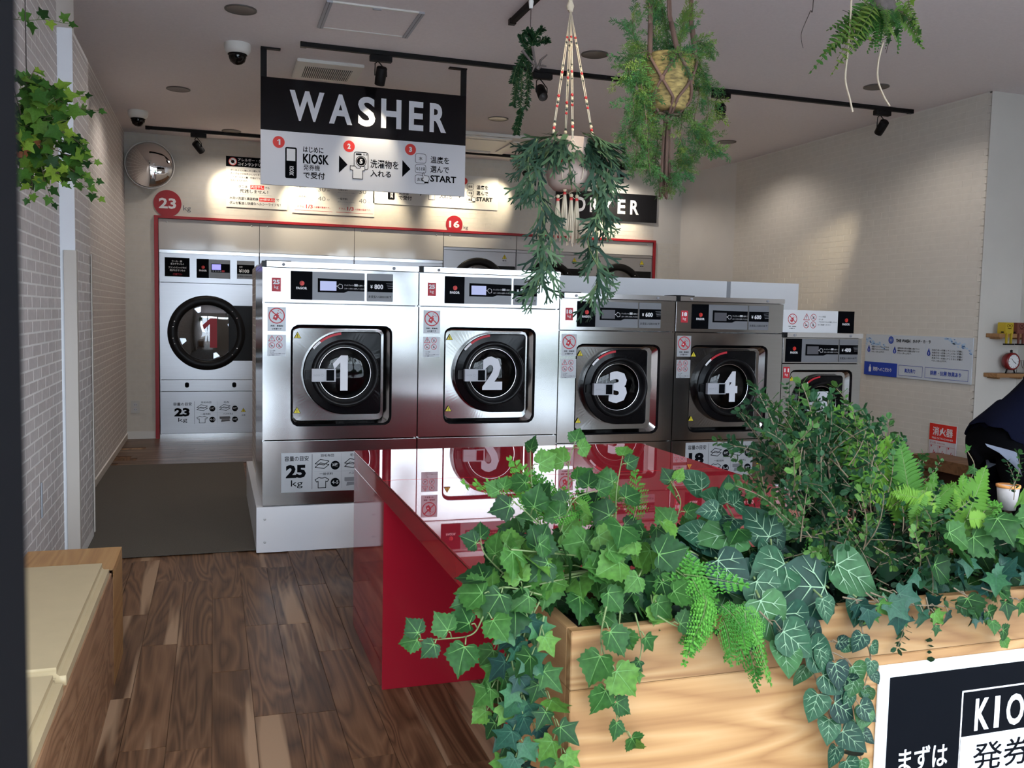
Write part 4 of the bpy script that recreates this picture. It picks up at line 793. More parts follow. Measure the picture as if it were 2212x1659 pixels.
# wall socket
t = thing('wall_socket', 'double wall socket low on the back wall', 'socket', (-.775, YB - .003, .27)); MB().box(-.040, .040, -.008, 0, 0, .125, mat('socket_cream', (.60, .585, .55), .4), bev=.002).build('plate', t)
P = Print(-.008)
for z in (.035, .085):
    P.disc(0, z, .020, M['plgrey'], 16); P.lay(2).rect(-.009, z - .006, -.006, z + .006, M['pblack']).rect(.006, z - .006, .009, z + .006, M['pblack']); P.lay(1)
P.build('outlet_slots', t)

# ================================================================== TABLE, BENCH, PLANTER
TX0, TX1, TY0, TY1, TZ = .572, 1.93, 1.60, 3.90, .765
t = thing('folding_table', 'glossy red laundry folding table in front of the washers', 'table', (TX0, TY0, 0))
TW, TD = TX1 - TX0, TY1 - TY0
MB().box(0, TW, 3.175 - TY0, TD, 0, TZ - .075, M['red'], bev=.002).build('base', t)
MB().box(0, TW, .02, .14, 0, TZ - .075, M['red'], bev=.002).build('end_panel', t)
MB().box(0, TW, 0, TD, TZ - .075, TZ - .008, M['red'], bev=.002).build('apron', t)
MB().box(-.002, TW + .002, -.002, 3.178 - TY0, TZ - .006, TZ, M['redtop'], bev=.001).build('top_plate', t); MB().box(-.002, TW + .002, 3.1805 - TY0, TD + .002, TZ - .006, TZ, M['redtop'], bev=.001).build('top_plate', t)
MB().box(-.001, TW + .001, 0, TD, TZ - .0085, TZ - .0055, M['blackg']).build('black_edge', t)  # black strip between the top plates and the apron

# bench against the left wall
t = thing('bench', 'wooden bench with orange-brown end along the left wall', 'bench', (-.345, .9, 0))
MB().box(-.33, 0, 2.52, 2.90, .40, .425, M['bench'], bev=.001).build('end_top', t); MB().box(-.33, -.0005, 2.86, 2.90, 0, .40, M['bench'], bev=.001).build('end_board', t)
MB().box(-.012, 0, 0, 2.56, 0, .425, M['benchf'], bev=.001).build('front_board', t); MB().box(-.012, .0003, 2.5601, 2.8999, 0, .3999, M['bench']).build('front_board', t)
MB().box(-.33, -.015, 0, 2.52, .36, .40, M['bench']).build('seat_board', t)
def cushion(y0, y1, lab):
    b = MB(); b.box(-.315, -.004, 0, y1 - y0, 0, .072, M['cushion'], bev=.022, seg=5)
    o = b.build('seat_cushion', None, (-.345, y0, .4005)); 
    for p in o.data.polygons: p.use_smooth = p.area < .006
    tag(o, lab, 'cushion', 'bench cushions')
cushion(2.392, 3.405, 'cream seat cushion at the far end of the bench'); cushion(1.36, 2.386, 'cream seat cushion at the near end of the bench')

# wooden planter box with the kiosk sign
PX0, PX1, PY0, PY1, PZ = .539, 2.45, 1.312, 1.585, .86
pt_ = thing('planter_box', 'long pale wooden planter box in the foreground full of greenery', 'planter', (PX0, PY0, 0)); PWD, PD = PX1 - PX0, PY1 - PY0
zb = [0, .25, .51, .762, PZ]
for i in range(4):
    b = MB().box(0, PWD, 0, .020, zb[i] + .0006, zb[i + 1] - .0006, M['cedar'], bev=.0012).build('front_board', pt_)
    MB().box(0.0, .020, .0205, PD, zb[i] + .0006, zb[i + 1] - .0006, M['cedary'], bev=.0012).build('end_board', pt_)
MB().box(.02, PWD, PD - .02, PD, 0, PZ, M['cedar']).build('back_board', pt_); MB().box(PWD - .02, PWD, .02, PD - .02, 0, PZ, M['cedary']).build('end_board', pt_)
MB().box(.02, PWD - .02, .02, PD - .02, PZ - .10, PZ - .05, M['soil']).build('filling', pt_)
ks = thing('kiosk_sign', 'black and white kiosk ticket machine sign on the planter front', 'sign', (1.136, PY0 - .001, .404)); 
MB().box(0, .56, -.006, 0, 0, .340, mat('kiosk_white', (.86, .90, .90), .35), bev=.0008).build('board', ks)
P = Print(-.006); P.rect(.022, .022, .538, .318, M['pblack']); P.build('black_field', ks)
P = Print(-.006); P.lay(2).text('まずは', .0505, .134, .162, .180, M['pwhite'], .010, 3); P.build('lettering', ks)
P = Print(-.006); P.lay(2).outline([(.190, .100), (.47, .100), (.47, .273), (.190, .273)], .003, M['pwhite']).rect(.190, .100, .47, .185, M['pwhite']); P.lay(3)
for ch, a, b in (('K', .2215, .256), ('I', .268, .280), ('O', .297, .340), ('S', .354, .384), ('K', .400, .436)): P.text(ch, a, .194, b, .256, M['pwhite'], .025, 3)
P.text('発券機', .222, .113, .44, .169, M['pblack'], .009, 3); P.build('lettering', ks)
P = Print(-.006); P.lay(2).text('へおたちよりください', .09, .032, .47, .086, M['pwhite'], .010); P.build('lettering', ks)

# ================================================================== RIGHT-HAND CORNER
t = thing('low_table', 'low brown wooden table against the right wall', 'table', (5.29, 4.75, 0))
MB().box(0, .28, 0, 1.12, .300, .325, M['desk'], bev=.001).build('top', t); MB().box(0, .28, 1.09, 1.12, 0, .300, M['desk']).build('side', t); MB().box(0, .28, 0, .03, 0, .300, M['desk']).build('side', t); MB().box(.0, .018, .03, 1.09, .235, .300, M['desk']).build('rail', t); MB().box(.255, .275, .03, 1.09, 0, .30, M['deski']).build('back', t)
t = thing('tissue_box', 'small white box on the low table beside the person', 'box', (5.40, 5.16, .3255)); MB().box(-.05, .05, -.05, .05, 0, .15, mat('white_card', (.52, .50, .49), .6), bev=.008).build('carton', t); MB().box(-.03, .03, -.004, .004, .15, .154, M['pwhite']).build('slot', t)
for z, lab in ((1.27, 'upper wooden wall shelf carrying the block figures'), (.965, 'lower wooden wall shelf carrying the red clock')):
    t = thing('wall_shelf', lab, 'shelf', (5.66, YC - .006, z), 0, 'small wall shelves'); MB().box(0, .326, -.13, 0, 0, .030, M['shelf'], bev=.002).build('board', t); MB().box(.04, .06, -.10, 0, -.012, 0, M['shelf']).build('bracket', t); MB().box(.26, .28, -.10, 0, -.012, 0, M['shelf']).build('bracket', t)
def figure(x, col, dark, lab):
    t = thing('block_figure', lab, 'figurine', (x, 5.435, 1.3005), 0, 'wooden block figures'); m = mat('figure_' + dark, col, .5)
    MB().box(-.042, .042, -.02, .055, 0, .085, m, bev=.003).build('body', t)
    for sx in (-.024, .020):
        lg = MB().box(sx - .006, sx + .006, -.026, -.012, -.075, .006, m).build('leg', t); MB().box(sx - .020, sx + .016, -.040, -.008, -.085, -.075, M['black']).build('shoe', lg)
    MB().box(-.055, -.042, -.008, .006, .006, .016, M['black']).build('hand', t); MB().box(.042, .052, -.008, .006, .006, .016, M['black']).build('hand', t)
    P = Print(-.020); P.ring(-.014, .060, .012, .003, M['pblack'], 14).ring(.016, .060, .012, .003, M['pblack'], 14).line((-.002, .062), (.004, .062), .003, M['pblack'])
    P.poly([(-.022, .034), (-.010, .042), (.001, .040), (.012, .042), (.024, .034), (.012, .036), (.001, .034), (-.010, .036)], M['pblack']); P.build('painted_face', t)
figure(5.745, (.50, .36, .02), 'yellow', 'yellow block figure with moustache sitting on the upper shelf'); figure(5.862, (.17, .05, .035), 'brown', 'reddish brown block figure sitting on the upper shelf')
t = thing('alarm_clock', 'red round alarm clock on the lower shelf', 'clock', (5.835, 5.47, .9955)); m = mat('clock_red', (.20, .012, .014), .25)
MB().lathe([(.001, .04), (.045, .038), (.066, .025), (.068, -.020), (.060, -.030), (.052, -.028)], m, (0, 0, .092), 'y', 36).build('case', t); MB().lathe([(.052, -.026), (.001, -.026)], M['pwhite'], (0, 0, .092), 'y', 32, smooth=False).build('dial', t)
P = Print(-.027); P.line((0, .092), (-.022, .115), .004, M['pblack']).line((0, .092), (.024, .076), .005, M['pblack'])
for i in range(12): a = R(30 * i); P.line((.041 * math.cos(a), .092 + .041 * math.sin(a)), (.047 * math.cos(a), .092 + .047 * math.sin(a)), .003, M['pblack'])
P.build('hands', t)
for sx in (-1, 1): MB().tube([(sx * .03, 0, .038), (sx * .045, 0, .0)], .006, M['black'], 8).build('foot', t)
MB().lathe([(.012, 0), (.008, .008), (.012, .016), (.001, .022)], M['black'], (0, 0, .160), 'z', 12).build('knob', t)
t = thing('wire_rack', 'small wire stand on the lower shelf beside the clock', 'stand', (5.935, 5.47, .9955)); b = MB(); 
for q in ([(-.04, 0, 0), (-.03, 0, .10), (.03, 0, .10), (.03, 0, 0)], [(-.04, -.04, .001), (.04, -.04, .001), (.04, .04, .001), (-.04, .04, .001), (-.04, -.04, .001)], [(0, 0, .10), (.01, -.01, .04)]): b.tube(q, .002, M['wire'], 5)
b.build('wire_frame', t)

# ------------------------------------------------------------------ person bending over at the right
def skin_mesh(name, joints, edges, radii, root, sub=2):
    me = bpy.data.meshes.new(name); me.from_pydata([tuple(j) for j in joints], edges, []); o = bpy.data.objects.new(name, me); COL.objects.link(o)
    md = o.modifiers.new('s', 'SKIN'); sl = me.skin_vertices[0].data
    for i, r_ in enumerate(radii): sl[i].radius = (r_, r_) if not isinstance(r_, tuple) else r_; sl[i].use_root = (i == root)
    sb = o.modifiers.new('u', 'SUBSURF'); sb.levels = sub; sb.render_levels = sub
    dg = bpy.context.evaluated_depsgraph_get(); ev = o.evaluated_get(dg); nm = bpy.data.meshes.new_from_object(ev); bpy.data.objects.remove(o); nm.name = name
    return nm
def build_person():
    p = thing('person', 'person in navy sweater and black trousers bending forward at right', 'person', (3.69, 3.50, 0))
    J = {}
    J['pelvis'] = (0, 0, .78); J['waist'] = (.10, .0, .87); J['chest'] = (.29, -.02, 1.01); J['upper'] = (.41, -.03, 1.09); J['neck'] = (.49, -.04, 1.13); J['head0'] = (.56, -.05, 1.16); J['head1'] = (.66, -.06, 1.19)
    for s_, k in ((-1, 'r'), (1, 'l')):
        y = s_
        J['hip' + k] = (.0, .10 * y, .76); J['knee' + k] = (.10, .11 * y, .44); J['ank' + k] = (-.02, .11 * y, .09); J['toe' + k] = (.15, .12 * y, .04)
        J['sho' + k] = (.40, .17 * y, 1.07); J['elb' + k] = (.48, .20 * y, .82); J['wri' + k] = (.62, .16 * y, .68); J['hand' + k] = (.69, .14 * y, .64)
    E_ = [('pelvis', 'waist'), ('waist', 'chest'), ('chest', 'upper'), ('upper', 'neck'), ('neck', 'head0'), ('head0', 'head1')]
    for k in 'rl': E_ += [('pelvis', 'hip' + k), ('hip' + k, 'knee' + k), ('knee' + k, 'ank' + k), ('ank' + k, 'toe' + k), ('upper', 'sho' + k), ('sho' + k, 'elb' + k), ('elb' + k, 'wri' + k), ('wri' + k, 'hand' + k)]
    names = list(J); rad = {'pelvis': .135, 'waist': .135, 'chest': .155, 'upper': .13, 'neck': .055, 'head0': .085, 'head1': .095}
    rr = []
    for n_ in names:
        rr.append(rad.get(n_, {'hip': .105, 'kne': .070, 'ank': .048, 'toe': .036, 'sho': .075, 'elb': .055, 'wri': .034, 'han': .034}.get(n_[:3], .05)))
    me = skin_mesh('body', [J[n_] for n_ in names], [(names.index(a), names.index(b)) for a, b in E_], rr, 0, 2)
    for m in (M['pants'], M['navy'], M['shirt'], M['skin'], M['black']): me.materials.append(m)
    ax = Vector((.78, 0, .62)).normalized()
    for f in me.polygons:
        c = f.center; h = (c - Vector(J['pelvis'])).dot(ax); f.use_smooth = True; arm = abs(c.y) > .13 and c.z < 1.07 and c.x > .25
        f.material_index = 3 if (c.x > .60 and c.z < .75) else 1 if arm else 4 if c.z < .07 else 0 if h < .015 else 2 if h < .045 and c.x > .10 else 3 if (c.x > .50 and c.z > 1.07) else 1
    link('body', me, p)
    # hem of the sweater flaring over the trousers
    hem = MB(); ring = []
    for (d_, r1, r2) in ((.16, .138, .160), (.08, .142, .166), (.02, .147, .172), (-.03, .150, .176), (-.035, .144, .170)):
        c = Vector((.01, 0, .79)) + ax * d_; e1 = Vector((ax.z, 0, -ax.x)); ring.append([c + e1 * (r1 * math.cos(2 * math.pi * i / 32) * (1 + .03 * math.sin(5 * i))) + Vector((0, 1, 0)) * (r2 * math.sin(2 * math.pi * i / 32)) + ax * (.012 * math.sin(i * 1.7) if d_ < .05 else 0) for i in range(32)])
    hem.loops(ring, M['navy'], True); hem.build('sweater_hem', p)
    und = MB(); off = Vector(p.location); A_ = [(2128, 958), (2150, 964), (2180, 972), (2225, 986)]; B_ = [(2132, 964), (2158, 978), (2188, 1004), (2222, 1045)]
    L_ = []
    for k in (0, .016): L_.append(([at(*q, y=3.315 + k + .012 * i) - off for i, q in enumerate(A_)], [at(*q, y=3.305 + k + .012 * i) - off for i, q in enumerate(B_)]))
    und.loops([L_[0][0], L_[0][1], L_[1][1], L_[1][0], L_[0][0]], M['shirt'], True, closed=False); und.build('undershirt', p)
    # hands with fingers, face, hair
    for s_ in (-1, 1):
        w0 = Vector((.69, .14 * s_, .64)); hm = MB(); hm.lathe([(.02, -.03), (.034, -.01), (.036, .02), (.028, .045)], M['skin'], (0, 0, 0), 'x', 12, cap0=True, cap1=True)
        for i, (dy, L) in enumerate(((-.026, .062), (-.009, .072), (.009, .068), (.026, .052))): hm.tube([(.04, dy, 0), (.04 + L * .5, dy * 1.1, -.010), (.04 + L * .85, dy * 1.1, -.032), (.04 + L * .9, dy, -.05)], .0085, M['skin'], 8, .006)
        hm.tube([(.0, -.03 * s_, -.005), (.025, -.052 * s_, -.016), (.050, -.054 * s_, -.03)], .010, M['skin'], 8, .007); ho = hm.build('hand', p, w0); ho.rotation_euler = (0, R(28), 0)
    hd = MB().lathe([(.001, -.115), (.055, -.108), (.075, -.07), (.083, -.01), (.088, .04), (.078, .09), (.045, .118), (.001, .125)], M['skin'], seg=24); h0 = hd.build('head', p, (.64, -.055, 1.195)); h0.rotation_euler = (0, R(62), R(-4))
    hr = MB().lathe([(.091, -.02), (.098, .03), (.092, .085), (.06, .125), (.001, .138)], M['hair'], (-.012, 0, 0), seg=24); hr.build('hair', h0)
    for s_ in (-1, 1): MB().lathe([(.001, -.008), (.009, 0), (.001, .008)], M['black'], (.076, .030 * s_, .01), seg=10).build('eye', h0); MB().lathe([(.001, -.025), (.014, -.01), (.016, .01), (.001, .025)], M['skin'], (.0, .087 * s_, -.01), seg=10).build('ear', h0)
    MB().add([(.078, -.012, -.035), (.078, .012, -.035), (.104, 0, -.030), (.082, 0, .012)], [(0, 1, 2), (1, 3, 2), (3, 0, 2)], M['skin']).build('nose', h0); MB().box(.070, .079, -.022, .022, -.066, -.058, mat('lips', (.38, .14, .12), .5)).build('mouth', h0)
build_person()

# ================================================================== GREENERY
rg = random.Random(11)
G = dict(
 grape=mat('grape_ivy_leaf', rough=.5, spec=.25, transl=.2, noise=.35, nscale=5, ramp=[(.010, .046, .012), (.019, .076, .017), (.033, .115, .022), (.052, .16, .027), (.12, .27, .04)]),
 vein=mat('leaf_vein_pale', (.085, .19, .05), .5, spec=.15), ivyd=mat('dark_ivy_leaf', rough=.38, spec=.3, transl=.10, noise=.3, nscale=10, ramp=[(.008, .034, .030), (.014, .060, .042), (.030, .105, .055), (.055, .17, .06)]), veind=mat('dark_ivy_vein', (.035, .09, .055), .4, spec=.15),
 syn=mat('arrowhead_leaf', rough=.45, spec=.25, transl=.12, noise=.4, nscale=5, ramp=[(.008, .026, .024), (.014, .060, .034), (.030, .10, .044), (.07, .18, .06)]), veins=mat('arrowhead_white_vein', (.16, .25, .15), .45, spec=.15),
 feather=mat('feather_fern_leaf', rough=.5, transl=.25, ramp=[(.045, .20, .025), (.085, .31, .04), (.14, .40, .05)]), boston=mat('boston_fern_leaf', rough=.5, transl=.28, ramp=[(.06, .18, .025), (.11, .27, .03), (.19, .36, .04)]),
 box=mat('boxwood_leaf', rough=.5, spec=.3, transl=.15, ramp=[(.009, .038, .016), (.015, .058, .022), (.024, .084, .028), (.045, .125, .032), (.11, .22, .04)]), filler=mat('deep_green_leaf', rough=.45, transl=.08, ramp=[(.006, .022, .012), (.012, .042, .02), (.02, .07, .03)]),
 stem=mat('green_stem', (.11, .15, .05), .6), stemb=mat('brown_stem', (.12, .085, .05), .7), hivy=mat('hanging_ivy_leaf', rough=.45, transl=.35, noise=.25, nscale=9, ramp=[(.022, .075, .016), (.045, .14, .025), (.09, .24, .035), (.20, .38, .05), (.42, .62, .07)]),
 stag=mat('staghorn_frond', rough=.5, spec=.3, transl=.12, ramp=[(.025, .065, .045), (.045, .105, .062), (.085, .17, .09), (.17, .29, .14)]), asp=mat('asparagus_fern', rough=.55, transl=.2, ramp=[(.07, .25, .09), (.12, .34, .11), (.19, .42, .11), (.36, .50, .10)]), rosem=mat('dark_spruce_needles', rough=.5, transl=.1, ramp=[(.018, .065, .025), (.03, .10, .035)]), wildfern=mat('mixed_fern_leaf', rough=.5, transl=.25, ramp=[(.045, .17, .04), (.08, .27, .055), (.18, .38, .08), (.30, .45, .08)]),
)
def leaf_mesh(name, half, veins, blade, vein, fold=.18, droop=.22, vw=.018, wave=.0):
    pts = half + [(-x, y) for x, y in reversed(half[1:-1])]
    zf = lambda x, y: fold * abs(x) - droop * (y - .25) ** 2 + wave * math.sin(9 * y + 5 * x)
    b = MB(); c = (0, .38); vs_ = [(c[0], c[1], zf(*c))] + [(x, y, zf(x, y)) for x, y in pts]; n = len(pts)
    b.add(vs_, [(0, 1 + i, 1 + (i + 1) % n) for i in range(n)], blade, True)
    for (p, q) in veins:
        d = Vector((q[0] - p[0], q[1] - p[1])); e = Vector((-d.y, d.x)).normalized() * vw; k = 3; L, R_ = [], []
        for i in range(k + 1):
            f = i / k; x, y = p[0] + d.x * f, p[1] + d.y * f; ww = (1 - .8 * f)
            # veins ride just above the fan surface
            zz = zf(x, y) + .012 if abs(x) > .02 else max(zf(x, y), zf(*c) * 0 + zf(x, y)) + .012
            L.append((x + e.x * ww, y + e.y * ww, zz)); R_.append((x - e.x * ww, y - e.y * ww, zz))
        b.add(L + R_, [(i, i + 1, k + 2 + i, k + 1 + i) for i in range(k)], vein, True)
    me = bpy.data.meshes.new(name); me.from_pydata(b.v, [], b.f)
    for m in b.mats: me.materials.append(m)
    me.polygons.foreach_set('material_index', b.m); me.polygons.foreach_set('use_smooth', b.smooth); me.update(); return me
IVY = [(0, .05), (.12, -.06), (.30, -.08), (.42, -.02), (.34, .14), (.36, .22), (.62, .46), (.40, .50), (.26, .57), (.19, .72), (.09, .92), (0, 1.06)]
GRAPE = [(0, .08), (.10, -.04), (.24, -.10), (.36, -.06), (.40, .04), (.50, .06), (.47, .17), (.57, .25), (.53, .34), (.61, .46), (.48, .49), (.46, .60), (.35, .61), (.32, .72), (.21, .75), (.14, .88), (.07, .91), (0, 1.05)]
HEART = [(0, .10), (.08, .0), (.22, -.06), (.38, -.02), (.48, .12), (.50, .30), (.43, .50), (.31, .70), (.15, .89), (0, 1.06)]
V5 = [((0, .06), (0, .95)), ((0, .08), (.46, .40)), ((0, .08), (-.46, .40)), ((0, .07), (.30, .0)), ((0, .07), (-.30, .0))]
VS = V5 + [((.0, .30), (.30, .58)), ((.0, .30), (-.30, .58)), ((.0, .52), (.19, .76)), ((.0, .52), (-.19, .76)), ((.24, .24), (.40, .18)), ((-.24, .24), (-.40, .18)), ((.20, .22), (.30, .42)), ((-.20, .22), (-.30, .42))]
LM = dict(
 grape=[leaf_mesh('grape_leaf', GRAPE, V5, G['grape'], G['vein'], f, d, .014, w_) for f, d, w_ in ((.16, .25, .02), (.30, .10, .0), (.05, .40, .03))],
 ivyd=[leaf_mesh('ivy_leaf', IVY, V5, G['ivyd'], G['veind'], f, d, .012) for f, d in ((.15, .3), (.30, .12))],
 ivyg=[leaf_mesh('ivy_leaf', IVY, V5, G['grape'], G['vein'], f, d, .012) for f, d in ((.15, .3), (.30, .12))],
 syn=[leaf_mesh('arrowhead_leaf', HEART, VS, G['syn'], G['veins'], f, d, .0105) for f, d in ((.10, .20), (.22, .08))],
 hivy=[leaf_mesh('ivy_leaf', IVY, V5[:3], G['hivy'], G['hivy'], f, d, .010) for f, d in ((.15, .3), (.30, .12))],
 fill=[leaf_mesh('filler_leaf', HEART, [], G['filler'], G['filler'], .2, .2)],
)
def orient(pos, nrm, tip, size):
    n_ = Vector(nrm).normalized(); t_ = Vector(tip); t_ = (t_ - n_ * t_.dot(n_)); t_ = t_.normalized() if t_.length > 1e-3 else n_.orthogonal().normalized(); x_ = t_.cross(n_)
    m = Matrix(((x_.x, t_.x, n_.x, 0), (x_.y, t_.y, n_.y, 0), (x_.z, t_.z, n_.z, 0), (0, 0, 0, 1)))
    return Matrix.Translation(pos) @ m @ Matrix.Scale(size, 4)
def jit(v, a): return Vector(v) + Vector((rg.gauss(0, a), rg.gauss(0, a), rg.gauss(0, a)))
def put(plant, me, pos, nrm, tip, size, name='leaf'):
    # plants carry no rotation or scale, so a part's local place is its world place minus the root
    o = bpy.data.objects.new(name, me); COL.objects.link(o); o.parent = plant
    o.matrix_local = Matrix.Translation(-Vector(plant.location)) @ orient(pos, nrm, tip, size); return o
def spline(pts, n=6):
    pts = [Vector(p) for p in pts]; out = []
    P = [pts[0]] + pts + [pts[-1]]
    for i in range(1, len(P) - 2):
        for k in range(n):
            t_ = k / n; a, b, c, d = P[i - 1], P[i], P[i + 1], P[i + 2]
            out.append(.5 * ((2 * b) + (c - a) * t_ + (2 * a - 5 * b + 4 * c - d) * t_ ** 2 + (3 * b - a - 3 * c + d) * t_ ** 3))
    return out + [pts[-1]]
def stem(plant, pts, r, m, name='stem', taper=None):
    off = Vector(plant.location); MB().tube([p - off for p in pts], r, m, 5, taper).build(name, plant)
def pxpath(L, y, dy=0.): return [at(u, v, y=y + dy * i / max(1, len(L) - 1)) for i, (u, v) in enumerate(L)]
def vine(plant, pts, kind, size, step, r=.0016, sm=None, nb=(0, -1, .45), start=.0, spread=.5, taper_leaf=.45, tipb=(0, 0, -.6)):
    sp = spline(pts, 8); stem(plant, sp, r, sm or G['stem'], taper=r * .5)
    L = 0; acc = start * step; side = 1
    tot = sum((sp[i + 1] - sp[i]).length for i in range(len(sp) - 1))
    for i in range(len(sp) - 1):
        d = sp[i + 1] - sp[i]; L += d.length; acc += d.length
        if acc >= step:
            acc = 0; side = -side; dn = d.normalized(); nrm = jit(nb, .35); out = dn.cross(Vector(nb).normalized()) * side
            s_ = size * (.8 + .4 * rg.random()) * (1 - taper_leaf * (L / tot) ** 2); tip = out * (.5 + spread * rg.random()) + Vector(tipb) + dn * .3
            pet = sp[i] + (tip.normalized() * .3 + Vector(nb).normalized() * .25) * s_
            put(plant, rg.choice(LM[kind]), pet, nrm, tip, s_); stem(plant, [sp[i], (sp[i] + pet) / 2 + Vector((0, 0, .1 * s_)), pet], r * .6, sm or G['stem'], 'petiole')
    put(plant, rg.choice(LM[kind]), sp[-1], jit(nb, .3), (sp[-1] - sp[-2]), size * (1 - taper_leaf))
def inpoly(p, poly):
    c = False; j = len(poly) - 1
    for i in range(len(poly)):
        if (poly[i][1] > p[1]) != (poly[j][1] > p[1]) and p[0] < (poly[j][0] - poly[i][0]) * (p[1] - poly[i][1]) / (poly[j][1] - poly[i][1]) + poly[i][0]: c = not c
        j = i
    return c
def cluster(plant, poly, n, yr, kind, size, nb=(0, -.9, .6), tipb=(0, -.3, -.6), tj=.8, root=None):
    us = [p[0] for p in poly]; vs_ = [p[1] for p in poly]; k = 0; base = Vector(root) if root is not None else None
    while k < n:
        q = (rg.uniform(min(us), max(us)), rg.uniform(min(vs_), max(vs_)))
        if not inpoly(q, poly): continue
        k += 1; pos = at(*q, y=rg.uniform(*yr)); put(plant, rg.choice(LM[kind]), pos, jit(nb, .45), jit(tipb, tj), size * rg.uniform(.7, 1.2))
        if base is not None and k % 4 == 0: stem(plant, [base + Vector((rg.gauss(0, .05), 0, 0)), (base + pos) / 2 + Vector((0, 0, .03)), pos], .0013, G['stem'])
def plant(name, lab, cat, loc, group=None): return thing(name, lab, cat, loc, 0, group)
# ---- dark underlayer hiding the filling
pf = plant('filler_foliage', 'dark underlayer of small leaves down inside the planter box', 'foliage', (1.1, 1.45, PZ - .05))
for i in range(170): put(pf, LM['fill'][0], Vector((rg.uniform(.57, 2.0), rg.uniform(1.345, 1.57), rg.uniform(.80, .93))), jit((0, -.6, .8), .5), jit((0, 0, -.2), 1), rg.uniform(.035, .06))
# ---- grape ivy, left end
pg = plant('grape_ivy', 'light green grape ivy spilling over the left end of the planter', 'ivy', (.72, 1.45, PZ - .05))
cluster(pg, [(1045, 1190), (1130, 1150), (1250, 1140), (1350, 1130), (1450, 1120), (1490, 1210), (1480, 1290), (1440, 1330), (1330, 1335), (1240, 1330), (1170, 1310), (1100, 1300), (1050, 1260)], 165, (1.31, 1.57), 'grape', .048, root=(.74, 1.46, .86))
for L, y in (([(1250, 1190), (1232, 1090), (1228, 1010), (1242, 955)], 1.50), ([(1330, 1150), (1332, 1060), (1345, 985)], 1.48), ([(1190, 1160), (1130, 1100), (1080, 1062)], 1.42), ([(1170, 1160), (1150, 1060), (1146, 975)], 1.48), ([(1110, 1260), (1050, 1200), (1038, 1165)], 1.36), ([(1440, 1170), (1470, 1090), (1450, 1040)], 1.46), ([(1280, 1140), (1300, 1080), (1310, 1040)], 1.52), ([(1210, 1150), (1240, 1080), (1290, 1060)], 1.45)):
    vine(pg, pxpath(L, y), 'grape', .043, .027, nb=(-.1, -1, .25), tipb=(0, 0, .1), taper_leaf=.3)
vine(pg, pxpath([(1170, 1285), (1080, 1270), (1045, 1330), (1020, 1370), (960, 1380), (905, 1382)], 1.33, -.06), 'grape', .048, .022, tipb=(-.2, 0, .2), taper_leaf=.35)
vine(pg, pxpath([(1130, 1290), (1060, 1290), (1010, 1300)], 1.35, -.03), 'grape', .05, .025)
for L, y in (([(1310, 1310), (1298, 1380), (1312, 1440), (1312, 1490), (1335, 1550), (1365, 1600)], 1.285), ([(1340, 1320), (1336, 1370)], 1.29)): vine(pg, pxpath(L, y), 'grape', .047, .028, nb=(0, -1, .15), tipb=(0, 0, -1), taper_leaf=.3)
vine(pg, pxpath([(1372, 1325), (1386, 1390), (1376, 1450)], 1.29), 'ivyg', .036, .035, nb=(0, -1, .1), tipb=(0, 0, -1))
vine(pg, pxpath([(1420, 1330), (1470, 1355), (1520, 1345)], 1.29), 'grape', .040, .03, nb=(0, -1, .3))
cluster(pg, [(1420, 1130), (1640, 1110), (1680, 1180), (1600, 1230), (1480, 1230)], 44, (1.42, 1.57), 'grape', .044)
# ---- dark english ivy hanging off the left corner
pi = plant('english_ivy', 'dark green english ivy hanging down the left corner of the planter', 'ivy', (.60, 1.35, PZ - .05))
for L, y, kd in (([(1165, 1300), (1130, 1380), (1130, 1470), (1120, 1560), (1125, 1665)], 1.33, 'ivyd'), ([(1150, 1310), (1095, 1400), (1075, 1480), (1085, 1580), (1105, 1660)], 1.36, 'ivyg'), ([(1175, 1330), (1160, 1420), (1180, 1500), (1205, 1580), (1215, 1640)], 1.31, 'ivyg'), ([(1140, 1300), (1105, 1400), (1120, 1480), (1150, 1560), (1175, 1665)], 1.33, 'ivyd'), ([(1160, 1300), (1090, 1360), (1070, 1440), (1060, 1540)], 1.38, 'grape'), ([(1150, 1320), (1120, 1440), (1100, 1540), (1130, 1650)], 1.36, 'ivyd')):
    vine(pi, pxpath(L, y), kd, .043, .021, nb=(-.35, -1, .2), tipb=(0, 0, -.8), taper_leaf=.25)
